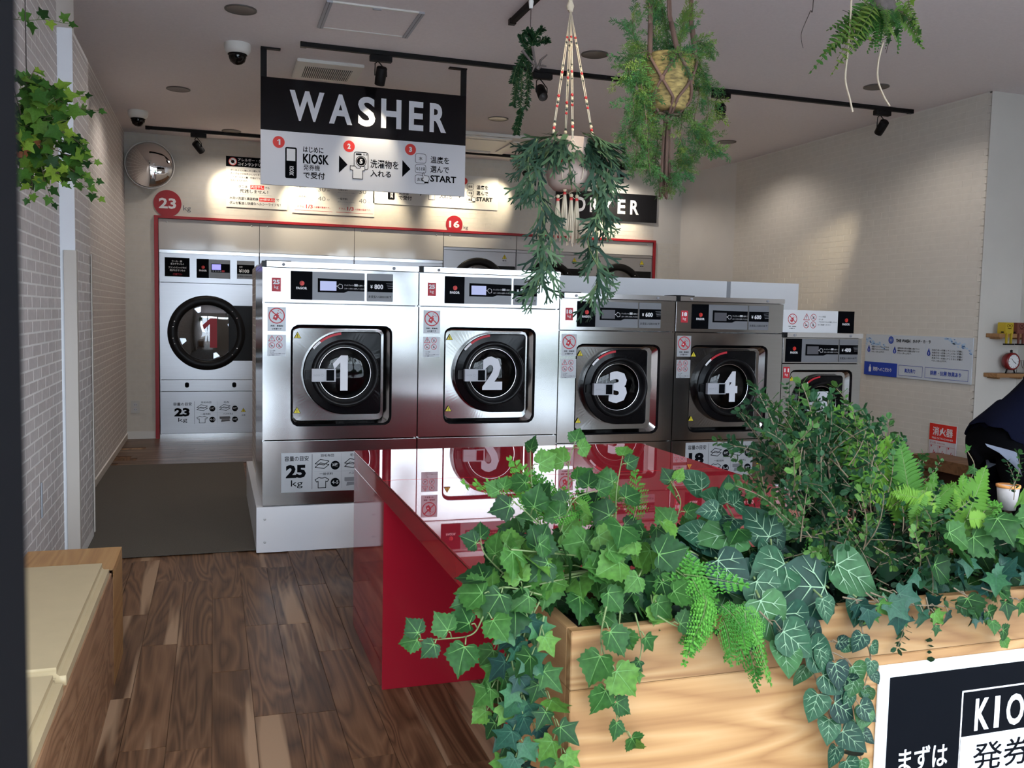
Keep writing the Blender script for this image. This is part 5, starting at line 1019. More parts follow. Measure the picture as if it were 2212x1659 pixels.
# ---- ferns: leaflets along a curved rib
def frond_mesh(name, m, pairs, plen, sub=0, arch=.35, width=.30, sm=None, curl=0.):
    b = MB(); ribs = [(0, t_, -arch * t_ * t_) for t_ in [i / 12 for i in range(13)]]; b.tube(ribs, .007, sm or G['stem'], 4, .003)
    for i in range(pairs):
        t_ = .10 + .88 * i / (pairs - 1); env = math.sin(math.pi * min(1, .16 + .84 * t_)) ** .7 * (1.08 - .55 * t_); y = t_; z = -arch * t_ * t_
        for s_ in (-1, 1):
            L = width * env * (.9 + .2 * rg.random()); dx, dy = s_ * L, L * .35; dz = -.15 * L + rg.gauss(0, .02)
            if not sub:
                wd = plen; e = (-dy / L * wd * .5 * s_, dx / L * wd * .5 * s_)
                p = [(0, y - wd * .3, z), (dx * .35, y + dy * .35 - wd * .55, z + dz * .3), (dx * .7, y + dy * .7 - wd * .35, z + dz * .7), (dx, y + dy, z + dz), (dx * .7, y + dy * .7 + wd * .40, z + dz * .7 + .01), (dx * .35, y + dy * .35 + wd * .55, z + dz * .3 + .01), (0, y + wd * .3, z)]
                b.add(p, [(0, 1, 5, 6), (1, 2, 4, 5), (2, 3, 4)], m)
            else:
                for j in range(sub):
                    f = (j + .6) / sub; cx, cy, cz = dx * f, y + dy * f, z + dz * f; q = plen * (1.05 - .5 * f)
                    for w_ in (-1, 1):
                        ex, ey = (s_ * .25 * q, w_ * q); b.add([(cx, cy, cz), (cx + ex + s_ * q * .32, cy + ey * .55, cz + .004), (cx + ex * 1.2, cy + ey, cz - .01), (cx + ex - s_ * q * .32, cy + ey * .55, cz + .004)], [(0, 1, 2, 3)], m)
    me = bpy.data.meshes.new(name); me.from_pydata(b.v, [], b.f)
    for mm in b.mats: me.materials.append(mm)
    me.polygons.foreach_set('material_index', b.m); me.update(); return me
FE = [frond_mesh('feather_frond', G['feather'], 9, .095, 4, a, .34) for a in (.15, .45, .7)]
BO = [frond_mesh('boston_frond', G['boston'], 19, .066, 0, a, .29) for a in (.12, .40)]
WF = [frond_mesh('wild_frond', G['wildfern'], 15, .055, 0, a, .16) for a in (.2, .5)]
pw = plant('feather_fern', 'bright green feathery fern draped over the planter front', 'fern', (.95, 1.40, PZ - .05))
def fronds(pl, mesh, paths, size, nb=(0, -.8, .5), jn=.25, rep=1, yj=.02):
    for (a, b, y) in paths:
        for k in range(rep):
            p, q = at(a[0] + rg.gauss(0, 8 * (rep > 1)), a[1] + rg.gauss(0, 8 * (rep > 1)), y=y + rg.uniform(-yj, yj)), at(b[0] + rg.gauss(0, 14 * (rep > 1)), b[1] + rg.gauss(0, 14 * (rep > 1)), y=y + rg.uniform(-yj, yj) - .02)
            put(pl, rg.choice(mesh), p, jit(nb, jn), q - p, (q - p).length * (size or 1), 'frond')
fronds(pw, FE, [((1430, 1180), (1500, 1260), 1.40), ((1410, 1175), (1400, 1240), 1.44), ((1450, 1210), (1540, 1290), 1.36), ((1480, 1240), (1590, 1300), 1.34), ((1500, 1260), (1560, 1350), 1.30), ((1530, 1280), (1510, 1390), 1.285), ((1540, 1290), (1490, 1420), 1.285), ((1560, 1300), (1600, 1400), 1.285), ((1590, 1310), (1630, 1400), 1.285), ((1600, 1340), (1590, 1450), 1.284), ((1610, 1380), (1630, 1500), 1.284), ((1580, 1350), (1575, 1440), 1.282), ((1520, 1330), (1480, 1430), 1.282), ((1630, 1330), (1648, 1420), 1.284), ((1610, 1300), (1640, 1350), 1.288)], .8, rep=3)
fronds(pw, FE, [((1200, 1130), (1140, 1080), 1.50), ((1210, 1120), (1190, 1040), 1.52), ((1240, 1130), (1230, 1060), 1.50), ((1260, 1130), (1290, 1070), 1.50), ((1280, 1140), (1340, 1090), 1.48), ((1200, 1130), (1250, 1100), 1.46), ((1300, 1150), (1330, 1070), 1.50), ((1180, 1120), (1160, 1010), 1.54), ((1360, 1120), (1385, 1050), 1.5), ((1590, 1180), (1560, 1120), 1.46), ((1740, 1250), (1800, 1180), 1.38), ((1760, 1240), (1830, 1220), 1.38), ((1770, 1230), (1780, 1160), 1.40), ((2060, 1130), (2120, 1050), 1.5), ((2080, 1140), (2150, 1090), 1.48), ((2090, 1160), (2180, 1150), 1.44), ((2120, 1160), (2160, 1060), 1.5)], 1.05, nb=(0, -.9, .3), rep=2)
# ---- arrowhead vine with white veins
ps = plant('arrowhead_vine', 'dark arrowhead vine with white veined leaves in the planter middle', 'vine', (1.10, 1.40, PZ - .05))
for (u, v, y, s_, tip, nb) in ((1790, 1270, 1.33, .118, (-1, 0, .15), (0, -.8, .6)), (1800, 1215, 1.345, .10, (.75, 0, -.65), (0, -.9, .45)), (1545, 1205, 1.38, .085, (.5, 0, -.85), (0, -.8, .6)), (1600, 1260, 1.36, .10, (.9, 0, -.3), (0, -.6, .8)), (1665, 1165, 1.40, .075, (-.4, 0, .7), (-.2, -.9, .4)), (1630, 1250, 1.34, .082, (.4, 0, -.9), (0, -.95, .3)), (1490, 1190, 1.42, .06, (-.6, 0, -.6), (0, -.8, .6)), (1530, 1160, 1.43, .06, (-.7, 0, .3), (0, -.7, .7)), (1570, 1090, 1.48, .055, (.2, 0, .9), (0, -.9, .3)), (1520, 1060, 1.50, .060, (-.5, 0, .6), (0, -.8, .6)), (1600, 1150, 1.42, .09, (-.9, 0, -.1), (0, -.6, .8)), (1700, 1215, 1.36, .09, (-.7, 0, -.4), (0, -.8, .6)), (1640, 1290, 1.30, .085, (.35, 0, -.9), (0, -.97, .2)), (1690, 1320, 1.295, .085, (.55, 0, -.8), (.2, -.9, .2)), (1735, 1360, 1.288, .075, (.6, 0, -.7), (.3, -.9, .2)), (1560, 1250, 1.38, .08, (.2, 0, -.9), (0, -.8, .5)), (1850, 1290, 1.30, .05, (-.2, 0, -1), (0, -1, .2)), (1775, 1290, 1.30, .045, (.1, 0, -1), (0, -1, .2)), (1880, 1150, 1.45, .06, (.6, 0, .4), (0, -.9, .4))):
    p = at(u, v, y=y); put(ps, rg.choice(LM['syn']), p, jit(nb, .1), tip, s_); stem(ps, [Vector((p.x * .6 + .44, 1.45, .84)), (p + Vector((p.x * .7 + .33, 1.45, .90))) / 2, p], .0018, G['stem'])
cluster(ps, [(1490, 1170), (1560, 1080), (1640, 1090), (1700, 1180), (1800, 1200), (1850, 1270), (1760, 1310), (1620, 1300), (1540, 1280)], 34, (1.38, 1.52), 'syn', .058)
for L, s_ in (([(1640, 1320), (1700, 1380), (1745, 1425), (1770, 1490), (1800, 1570), (1815, 1650), (1830, 1670)], .060), ([(1850, 1300), (1865, 1370), (1880, 1420), (1868, 1480)], .034), ([(1740, 1400), (1800, 1410), (1840, 1440), (1862, 1500), (1868, 1540)], .042), ([(1790, 1440), (1830, 1480), (1850, 1560), (1860, 1640)], .040), ([(1700, 1370), (1760, 1380), (1820, 1390)], .045)): vine(ps, pxpath(L, 1.285), 'syn', s_, .026, nb=(0, -1, .1), tipb=(0, 0, -.9), sm=G['stemb'], taper_leaf=.3)
vine(ps, pxpath([(1600, 1340), (1620, 1420), (1635, 1450)], 1.284), 'syn', .022, .05, nb=(0, -1, .1))
# ---- boxwood bush
def sprig_mesh(name, m, n=9, ls=.13, bend=.2):
    b = MB(); path = [Vector((bend * t_ * t_, t_, .1 * math.sin(3 * t_))) for t_ in [i / 8 for i in range(9)]]; b.tube(path, .012, G['stemb'], 4, .006)
    for i in range(n):
        t_ = .18 + .82 * i / (n - 1); p = Vector((bend * t_ * t_, t_, .1 * math.sin(3 * t_)))
        for k in range(3 if i > n - 3 else 2):
            a = i * 1.57 + k * math.pi * (2 / 3 if i > n - 3 else 1) + rg.gauss(0, .3); d = Vector((math.cos(a), .55 + .2 * rg.random(), math.sin(a))).normalized(); s_ = ls * rg.uniform(.75, 1.2); side = d.cross(Vector((rg.gauss(0, .3), 1, rg.gauss(0, .3)))).normalized(); nn = side.cross(d)
            q = [p + d * .02, p + d * s_ * .45 + side * s_ * .30, p + d * s_ * .85 + side * s_ * .28 + nn * .01, p + d * s_ * 1.05, p + d * s_ * .85 - side * s_ * .28 + nn * .01, p + d * s_ * .45 - side * s_ * .30]; b.add(q, [(0, 1, 2, 3), (0, 3, 4, 5)], m)
    me = bpy.data.meshes.new(name); me.from_pydata(b.v, [], b.f)
    for mm in b.mats: me.materials.append(mm)
    me.polygons.foreach_set('material_index', b.m); me.update(); return me
BX = [sprig_mesh('box_sprig', G['box'], n, ls, bd) for n, ls, bd in ((9, .15, .2), (8, .17, -.25), (10, .14, .05), (7, .19, .1))]
pb = plant('boxwood_bush', 'dense small-leaved boxwood bush at the planter right', 'bush', (1.35, 1.45, PZ - .05))
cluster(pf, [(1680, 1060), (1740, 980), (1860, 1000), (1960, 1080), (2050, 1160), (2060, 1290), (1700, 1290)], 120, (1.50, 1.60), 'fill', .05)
bp = [(1640, 1030), (1660, 960), (1720, 915), (1800, 920), (1880, 960), (1915, 1020), (1965, 1080), (2030, 1130), (2060, 1200), (2060, 1280), (1960, 1300), (1860, 1270), (1820, 1200), (1720, 1190), (1660, 1130)]
k = 0
while k < 286:
    q = (rg.uniform(1620, 2070), rg.uniform(900, 1310))
    if not inpoly(q, bp): continue
    k += 1; p = at(*q, y=rg.uniform(1.33, 1.60)); cdir = p - Vector((1.30, 1.50, .82)); d = jit((cdir.x * 1.2, -.25, max(cdir.z, 0) * 2 + .25), .35); put(pb, rg.choice(BX), p, jit((0, -1, .2), .5), d, rg.uniform(.075, .115), 'sprig')
for (a, b, y) in (((1750, 1020), (1705, 905), 1.48), ((1760, 1020), (1750, 930), 1.50), ((1770, 990), (1830, 895), 1.47), ((1720, 1000), (1660, 950), 1.47), ((1700, 1020), (1645, 985), 1.46), ((1830, 1000), (1800, 900), 1.5), ((1880, 1020), (1935, 945), 1.46), ((1850, 1000), (1860, 935), 1.5), ((1690, 1060), (1640, 1030), 1.44), ((1790, 960), (1770, 895), 1.52), ((1960, 1060), (1950, 990), 1.45), ((2180, 1060), (2212, 990), 1.36), ((2190, 1080), (2200, 1000), 1.36)):
    p, q = at(*a, y=y), at(*b, y=y); put(pb, rg.choice(BX), p, jit((0, -1, .2), .4), q - p, (q - p).length, 'sprig')
for i in range(14):
    q = at(rg.uniform(1690, 2000), rg.uniform(940, 1150), y=1.48); stem(pb, [Vector((q.x * .5 + .64, 1.48, .84)), (q + Vector((q.x * .6 + .5, 1.48, .86))) / 2, q], .0022, G['stemb'])
# ---- boston fern
pn = plant('boston_fern', 'yellow-green fern rising behind the boxwood at the right', 'fern', (1.62, 1.50, PZ - .05))
fronds(pn, BO, [((1925, 1090), (1873, 890), 1.42), ((1960, 1100), (1968, 940), 1.42), ((1950, 1110), (1920, 960), 1.43), ((1990, 1110), (2040, 1018), 1.40), ((1980, 1130), (2060, 1040), 1.40), ((2000, 1150), (2030, 1060), 1.40), ((1990, 1080), (1930, 1060), 1.38), ((2010, 1060), (2025, 1140), 1.36), ((1990, 1060), (2000, 1130), 1.36), ((2080, 1150), (2130, 1040), 1.38), ((2090, 1140), (2150, 1110), 1.36), ((2110, 1130), (2100, 1060), 1.38), ((1970, 1120), (1990, 1000), 1.42), ((1940, 1090), (1950, 1000), 1.44), ((2060, 1150), (2090, 1080), 1.40)], 1.05, nb=(-.2, -1, .15), jn=.2, rep=2)
# ---- mixed ivy at the right end
pr_ = plant('mixed_ivy', 'yellow-green and dark ivy tangle at the right end of the planter', 'ivy', (1.75, 1.40, PZ - .05))
cluster(pr_, [(2010, 1130), (2090, 1110), (2215, 1080), (2300, 1100), (2300, 1330), (2150, 1290), (2060, 1280), (2010, 1210)], 80, (1.30, 1.55), 'grape', .055, root=(1.8, 1.45, .85))
cluster(pr_, [(1980, 1230), (2080, 1200), (2230, 1200), (2300, 1330), (2120, 1330), (1980, 1310)], 36, (1.28, 1.40), 'ivyd', .042)
for L, kd in (([(1880, 1280), (1950, 1305), (2040, 1310), (2110, 1330)], 'ivyd'), ([(2060, 1270), (2120, 1310), (2150, 1350), (2165, 1380)], 'grape'), ([(2120, 1270), (2180, 1290), (2260, 1310)], 'ivyg'), ([(1900, 1270), (1940, 1290), (1945, 1330)], 'ivyd'), ([(2000, 1290), (2010, 1330), (2020, 1345)], 'ivyg'), ([(1820, 1290), (1880, 1300), (1930, 1300)], 'ivyd'), ([(1870, 1280), (1900, 1310), (1880, 1330)], 'ivyg')): vine(pr_, pxpath(L, 1.284), kd, .040, .024, nb=(0, -1, .25), tipb=(0, 0, -.9), sm=G['stemb'])
vine(pr_, pxpath([(2070, 1110), (2085, 1060), (2105, 1010), (2090, 975)], 1.42), 'ivyg', .034, .034, nb=(0, -1, .2), sm=G['stemb'])
# little pot tucked among the leaves
t = thing('small_pot', 'small grey pot with orange rim among the right-hand leaves', 'pot', (at(2175, 1100, y=1.52).x, 1.52, at(2175, 1100, y=1.52).z))
MB().lathe([(.001, 0), (.017, 0), (.023, .050), (.020, .050), (.016, .01)], mat('grey_clay', (.36, .32, .31), .8, noise=.2, nscale=40), seg=20).build('body', t); MB().lathe([(.0232, .048), (.0245, .050), (.0245, .054), (.019, .054)], mat('orange_rim', (.60, .24, .06), .7), seg=20).build('rim', t)

# ================================================================== HANGING PLANTS
def bead_chain(pl, p, q, specs, r=.0065):
    p, q = Vector(p), Vector(q)
    for f, m, k in specs:
        put(pl, BEAD[m], p.lerp(q, f), (0, -1, 0), (q - p), r * k, 'bead')
def bead_mesh(m):
    b = MB().lathe([(.001, -1), (.7, -.7), (1, 0), (.7, .7), (.001, 1)], m, (0, 0, 0), 'y', 10); me = bpy.data.meshes.new('bead'); me.from_pydata(b.v, [], b.f); me.materials.append(m); me.polygons.foreach_set('use_smooth', [True] * len(b.f)); return me
BEAD = dict(w=bead_mesh(M['bead']), r=bead_mesh(M['beadr']), k=bead_mesh(M['beadk']))
def tassel(pl, top, L, m, n=9, r=.010, name='tassel'):
    off = Vector(pl.location); b = MB(); top = Vector(top)
    for i in range(n):
        a = 2 * math.pi * i / n; d = Vector((math.cos(a), math.sin(a), 0)); l = L * rg.uniform(.85, 1.05)
        b.tube([top - off + d * r * .3, top - off + d * r * .9 + Vector((0, 0, -l * .35)), top - off + d * r * 1.3 * rg.uniform(.8, 1.3) + Vector((rg.gauss(0, .003), 0, -l))], .0030, m, 5)
    b.lathe([(.005, .006), (.0075, 0), (.005, -.010)], M['beadr'] if m is M['rope'] else m, tuple(top - off), 'z', 8); return b.build(name, pl)
# ---- staghorn fern frond: a flat strip forking like antlers
def antler_mesh(name, m, depth=4, droop=.5):
    b = MB()
    def grow(p, a, L, w0, k):
        w1 = w0 * .86; d = Vector((math.sin(a), math.cos(a))); e = Vector((d.y, -d.x)); q = p + d * L; n = 3; pts = []
        for i in range(n + 1):
            f = i / n; c = p + d * L * f; ww = w0 + (w1 - w0) * f; pts += [c + e * ww, c - e * ww]
        zf = lambda v: -droop * max(0, v.y) ** 2 * .6 + .10 * v.x * v.x
        b.add([(v.x, v.y, zf(v)) for v in pts], [(2 * i, 2 * i + 1, 2 * i + 3, 2 * i + 2) for i in range(n)], m, True)
        if k:
            grow(q, a + rg.uniform(.25, .50), L * rg.uniform(.62, .85), w1 * .82, k - 1); grow(q, a - rg.uniform(.25, .50), L * rg.uniform(.62, .85), w1 * .82, k - 1)
        else:
            t_ = q + d * L * .25; b.add([(v.x, v.y, zf(v)) for v in (q + e * w1, q - e * w1, t_)], [(0, 1, 2)], m)
    grow(Vector((0, 0)), 0, .36, .066, depth); me = bpy.data.meshes.new(name); me.from_pydata(b.v, [], b.f); me.materials.append(m); me.polygons.foreach_set('use_smooth', [True] * len(b.f)); me.update(); return me
AN = [antler_mesh('staghorn_frond', G['stag'], k, d) for k, d in ((3, .3), (2, .7), (3, .9), (2, .4))]
YS = 3.4
hp = thing('staghorn_planter', 'hanging staghorn fern pot in beaded natural macrame', 'hanging plant', at(1228, 412, y=YS)); off = Vector(hp.location)
c0 = at(1228, 412, y=YS)
MB().lathe([(.001, .0), (.060, .002), (.080, .022), (.094, .07), (.099, .13), (.098, .195), (.090, .195), (.088, .16), (.001, .15)], M['pot'], seg=32).build('pot', hp)
top = at(1233, 26, y=YS); MB().tube([top - off, at(1231, -40, y=YS) - off, Vector((top.x, top.y, CEIL)) - off], .009, M['rope'], 8).build('hanging_cord', hp)
MB().lathe([(.010, -.016), (.016, 0), (.010, .016)], M['rope'], tuple(at(1232, 14, y=YS) - off), 'z', 10).build('knot', hp)
ends = [(c0 + Vector((.098 * math.cos(R(a)), .098 * math.sin(R(a)), .185))) for a in (205, 255, 320, 80)]
for i, e_ in enumerate(ends):
    for k in (-1, 1):
        MB().tube([top - off + Vector((k * .002, 0, 0)), (top.lerp(e_, .5)) - off + Vector((k * .0035, 0, 0)), e_ - off + Vector((k * .002, 0, 0))], .0022, M['rope'], 5).build('cord', hp)
    bead_chain(hp, top, e_, [(f, c, k_) for f, c, k_ in ((.20, 'r', .8), (.24, 'k', .7), (.27, 'w', .9), (.42, 'k', .7), (.45, 'w', .9), (.475, 'r', .9), (.50, 'w', .8), (.53, 'k', .7), (.66, 'r', 1.), (.69, 'w', 1.), (.71, 'k', .8), (.74, 'r', .9), (.86, 'k', .8), (.885, 'w', 1.1), (.91, 'r', 1.), (.935, 'w', 1.))])
    mid = c0 + Vector((.104 * math.cos(R((205, 255, 320, 80)[i] + 28)), .104 * math.sin(R((205, 255, 320, 80)[i] + 28)), .10)); bot = c0 + Vector((0, 0, -.010))
    nx = ends[(i + 1) % 4]
    for s_ in (e_, nx): MB().tube([s_ - off, (s_.lerp(mid, .5) - off) + Vector((0, 0, 0)), mid - off], .0020, M['rope'], 5).build('cord', hp)
    MB().tube([mid - off, (mid.lerp(bot, .45) - off) * 1.0 + Vector(((mid.x - c0.x) * .35, (mid.y - c0.y) * .35, -.012)), bot - off], .0022, M['rope'], 5).build('cord', hp); put(hp, BEAD['r'], mid, (0, -1, 0), (0, 0, 1), .007, 'bead')
for (u, v, L) in ((1170, 432, .155), (1205, 432, .155), (1220, 418, .17), (1234, 430, .18), (1246, 432, .17)):
    p = at(u, v, y=YS - .02); tassel(hp, p, L, M['rope']); MB().tube([c0 - off + Vector((0, 0, -.005)), (c0.lerp(p, .6) - off) + Vector((0, 0, -.006)), p - off], .0016, M['rope'], 5).build('cord', hp); put(hp, BEAD['w'], p + Vector((0, 0, .014)), (0, -1, 0), (0, 0, 1), .008, 'bead')
rim = c0 + Vector((0, 0, .19))
for i in range(70):
    a = rg.uniform(0, 2 * math.pi); d = Vector((math.cos(a), math.sin(a), 0)); up = rg.uniform(-.5, .75); put(hp, rg.choice(AN), rim + d * rg.uniform(.03, .10) + Vector((0, 0, rg.uniform(-.02, .03))), Vector((0, 0, 1)) + d * .3 + jit((0, 0, 0), .2), d + Vector((0, 0, up)), rg.uniform(.12, .19), 'frond')
for L, n_, s0 in (([(1180, 300), (1165, 380), (1175, 470), (1170, 540), (1165, 600), (1150, 640)], 20, .125), ([(1190, 320), (1150, 400), (1190, 460), (1188, 540), (1178, 580)], 15, .11), ([(1270, 300), (1290, 380), (1288, 470), (1290, 560), (1290, 610), (1272, 655)], 22, .125), ([(1260, 310), (1305, 370), (1300, 450), (1270, 520), (1300, 590)], 16, .11), ([(1290, 300), (1320, 350), (1310, 420), (1312, 500)], 11, .105), ([(1160, 300), (1140, 350), (1150, 410)], 9, .10), ([(1225, 320), (1232, 370), (1235, 410)], 5, .07)):
    sp = spline(pxpath(L, YS - .09), 6); stem(hp, sp, .003, G['stem']); n_ = int(n_ * 1.6); s0 *= 1.15
    for i in range(n_):
        j = min(len(sp) - 2, int(i / n_ * (len(sp) - 1))); d = (sp[j + 1] - sp[j]).normalized(); a = rg.uniform(0, 2 * math.pi); o_ = Vector((math.cos(a), -abs(math.sin(a)) * .7, 0))
        put(hp, rg.choice(AN), sp[j], Vector((0, -1, .3)) + jit((0, 0, 0), .4), d * .8 + o_ * .75, s0 * rg.uniform(.7, 1.1) * (1 - .2 * i / n_), 'frond')
# ---- seagrass basket with asparagus fern in brown macrame
hb = thing('basket_planter', 'hanging seagrass basket with feathery green plant in brown macrame', 'hanging plant', at(1440, 240, y=YS)); off = Vector(hb.location); c1 = at(1440, 240, y=YS)
prof = []
for i in range(23):
    f = i / 22; rr = .072 + .034 * math.sin(min(1, f * 1.7) * math.pi / 2) - .004 * max(0, f - .7); prof.append((rr + (.0030 if i % 2 else -.0022), .215 * f))
MB().lathe([(.001, 0)] + prof + [(.085, .215), (.08, .17), (.001, .17)], M['basket'], seg=40).build('basket', hb)
tops = [at(1407, -30, y=YS - .02), at(1432, -30, y=YS + .02), at(1485, -30, y=YS)]
angs = (200, 262, 330)
def onbasket(p):
    f = min(1, max(0, (p.z - c1.z) / .215)); rr = .072 + .034 * math.sin(min(1, f * 1.7) * math.pi / 2) + .008; d = Vector((p.x - c1.x, p.y - c1.y, 0)).normalized(); return Vector((c1.x + d.x * rr, c1.y + d.y * rr, p.z))
ce_ = []
for i, (tp, a) in enumerate(zip(tops, angs)):
    e_ = c1 + Vector((.108 * math.cos(R(a)), .108 * math.sin(R(a)), .205)); ce_.append(e_); tc = Vector((tp.x, tp.y, CEIL)); m2 = tp.lerp(e_, .45)
    for k in (-1, 0, 1): MB().tube([tc - off + Vector((k * .005, 0, 0)), m2 - off + Vector((k * .006, 0, 0)), e_ - off + Vector((k * .004, 0, 0))], .0042, M['ropeb'], 6).build('cord', hb)
    MB().tube([m2.lerp(e_, .2) - off, m2.lerp(e_, .55) - off, e_ - off], .0105, M['ropeb'], 8).build('wrapped_cord', hb)
for i in range(4):
    a = (165, 231, 296, 20)[i]; mid = c1 + Vector((.112 * math.cos(R(a)), .112 * math.sin(R(a)), .105)); bot = c1 + Vector((0, 0, -.012))
    for e_ in ([ce_[0]], [ce_[0], ce_[1]], [ce_[1], ce_[2]], [ce_[2]])[i]: MB().tube([e_ - off, *[onbasket(e_.lerp(mid, f)) - off for f in (.2, .4, .6, .8)], mid - off], .0065, M['ropeb'], 6).build('cord', hb)
    for k in (-1, 1):
        m3 = onbasket(c1 + Vector((.100 * math.cos(R(a + 26 * k)), .100 * math.sin(R(a + 26 * k)), .035))); MB().tube([mid - off, *[onbasket(mid.lerp(m3, f)) - off for f in (.35, .7)], m3 - off, bot - off + Vector(((m3.x - c1.x) * .55, (m3.y - c1.y) * .55, -.002)), bot - off + Vector((0, -.01, -.004))], .0060, M['ropeb'], 6).build('cord', hb)
    MB().lathe([(.006, -.012), (.013, 0), (.006, .012)], M['ropeb'], tuple(mid - off), 'z', 8).build('knot', hb)
MB().tube([c1 - off + Vector((0, 0, .005)), c1 - off + Vector((0, -.004, -.05))], .017, M['ropeb'], 10, .014).build('gathering_knot', hb)
b = MB()
for i in range(22):
    a = rg.uniform(0, 6.28); r_ = rg.uniform(.004, .014); l = rg.uniform(.30, .345); b.tube([Vector((r_ * math.cos(a), r_ * math.sin(a) - .004, -.045)), Vector((1.4 * r_ * math.cos(a) + .001, 1.4 * r_ * math.sin(a), -.20)), Vector((1.9 * r_ * math.cos(a) + rg.gauss(0, .004), 1.6 * r_ * math.sin(a), -l)), Vector((1.9 * r_ * math.cos(a), 1.6 * r_ * math.sin(a), -l - .008))], .0032, M['ropeb'], 5)
b.build('tassel', hb)
def dill_mesh(name, m, n=13, bend=.2):
    """plume: side twigs with forked needles"""
    b = MB(); b.tube([(bend * t_ * t_, t_, 0) for t_ in (0, .3, .6, 1)], .008, G['stem'], 4, .004)
    for i in range(n):
        t_ = .08 + .9 * i / (n - 1); p = Vector((bend * t_ * t_, t_, 0)); L = .30 * (1.1 - .65 * t_)
        for k in range(3):
            a = rg.uniform(0, 6.28); d = Vector((math.cos(a), .8, math.sin(a))).normalized(); q = p + d * L; e = d.orthogonal().normalized() * .007; b.add([p + e, p - e, q - e * .6, q + e * .6], [(0, 1, 2, 3)], m)
            for j in range(5):
                f = .35 + .65 * j / 4; pp = p + d * L * f; dd = (d + jit((0, .2, 0), .65)).normalized() * L * .34; e2 = dd.orthogonal().normalized() * .018; b.add([pp - e2 * .5, pp + dd * .6 + e2, pp + dd, pp + dd * .6 - e2], [(0, 1, 2, 3)], m)
    me = bpy.data.meshes.new(name); me.from_pydata(b.v, [], b.f)
    for mm in b.mats: me.materials.append(mm)
    me.polygons.foreach_set('material_index', b.m); me.update(); return me
DI = [dill_mesh('asparagus_plume', G['asp'], 13, bd) for bd in (.2, -.15, .05)]
for L, n_, s0, y in (([(1450, 130), (1440, 70), (1430, 20)], 9, .085, YS), ([(1470, 130), (1470, 80), (1480, 40)], 9, .085, YS - .03), ([(1430, 140), (1410, 60), (1420, 10)], 8, .08, YS - .02), ([(1440, 120), (1470, 110), (1475, 140)], 7, .08, YS - .11), ([(1400, 120), (1370, 80), (1368, 30)], 8, .07, YS - .02),
                     ([(1400, 110), (1370, 120), (1358, 150), (1375, 200), (1378, 250)], 14, .085, YS - .04), ([(1390, 140), (1372, 190), (1368, 250), (1376, 310), (1370, 370)], 17, .085, YS - .05), ([(1385, 180), (1395, 250), (1400, 320), (1405, 380)], 14, .08, YS - .06), ([(1480, 110), (1505, 130), (1525, 180), (1530, 240), (1520, 280)], 16, .085, YS - .03), ([(1490, 140), (1510, 200), (1500, 260), (1515, 300), (1545, 325)], 15, .085, YS - .05), ([(1480, 230), (1470, 290), (1478, 330), (1455, 380)], 13, .08, YS - .05), ([(1500, 270), (1510, 320), (1475, 360), (1450, 400)], 12, .08, YS - .04), ([(1400, 240), (1420, 300), (1415, 350), (1425, 400)], 11, .075, YS + .06), ([(1500, 90), (1515, 90), (1530, 110)], 6, .07, YS), ([(1370, 250), (1355, 285), (1350, 300)], 5, .07, YS - .05)):
    sp = spline(pxpath(L, y), 6); stem(hb, sp, .0022, G['stemb']); n_ = int(n_ * 2.0); s0 *= 1.15
    for i in range(n_):
        j = min(len(sp) - 2, int(i / n_ * (len(sp) - 1))); d = (sp[j + 1] - sp[j]).normalized(); put(hb, rg.choice(DI), sp[j], jit((0, -1, 0), .6), d + jit((0, 0, 0), .5), s0 * rg.uniform(.7, 1.1), 'plume')
# ---- small spruce-like sprig with driftwood on a wire
hs = thing('hanging_sprig', 'small dark needle-leaved sprig with driftwood on a wire', 'hanging plant', at(1150, 130, y=3.9)); off = Vector(hs.location)
def needles(path, nl, m, n, w_=.0030):
    b = MB(); sp = spline(path, 8); b.tube(sp, .0022, G['stem'], 4)
    for i in range(n):
        f = i / n * (len(sp) - 1); j = min(len(sp) - 2, int(f)); p = sp[j].lerp(sp[j + 1], f - j); t_ = (sp[j + 1] - sp[j]).normalized()
        for s_ in range(2):
            d = (t_.orthogonal() if t_.length else Vector((1, 0, 0))); d = (Matrix.Rotation(rg.uniform(0, 6.28), 3, t_) @ d).normalized(); q = p + (d + t_ * .5).normalized() * nl * rg.uniform(.7, 1.1); e = t_ * w_; b.add([p - e, p + e, q + e * .4, q - e * .4], [(0, 1, 2, 3)], m)
    return b
for L in ([(1150, 90), (1165, 70), (1172, 62)], [(1150, 90), (1142, 75), (1136, 65)], [(1155, 95), (1178, 85), (1182, 90)], [(1140, 100), (1130, 90), (1126, 76)], [(1150, 100), (1150, 80), (1145, 66)], [(1148, 100), (1128, 130), (1116, 170), (1110, 215), (1108, 228)], [(1146, 105), (1130, 150), (1126, 200), (1124, 230), (1122, 250), (1112, 280)], [(1146, 110), (1138, 160), (1140, 210), (1135, 235)], [(1140, 105), (1118, 140), (1106, 180)], [(1146, 110), (1142, 150), (1146, 190)], [(1136, 115), (1120, 160), (1116, 215)], [(1126, 240), (1120, 265), (1116, 290)]):
    needles([p - off for p in pxpath(L, 3.9)], .020, G['rosem'], 110).build('sprig', hs)
b = MB()
for L in ([(1150, 100), (1155, 130), (1162, 150)], [(1162, 150), (1168, 130), (1182, 118)], [(1162, 148), (1172, 142), (1180, 143)], [(1128, 108), (1145, 130), (1160, 148)], [(1155, 140), (1150, 155)]): b.tube([p - off for p in pxpath(L, 3.88)], .007, M['drift'], 6, .003)
b.build('driftwood', hs)
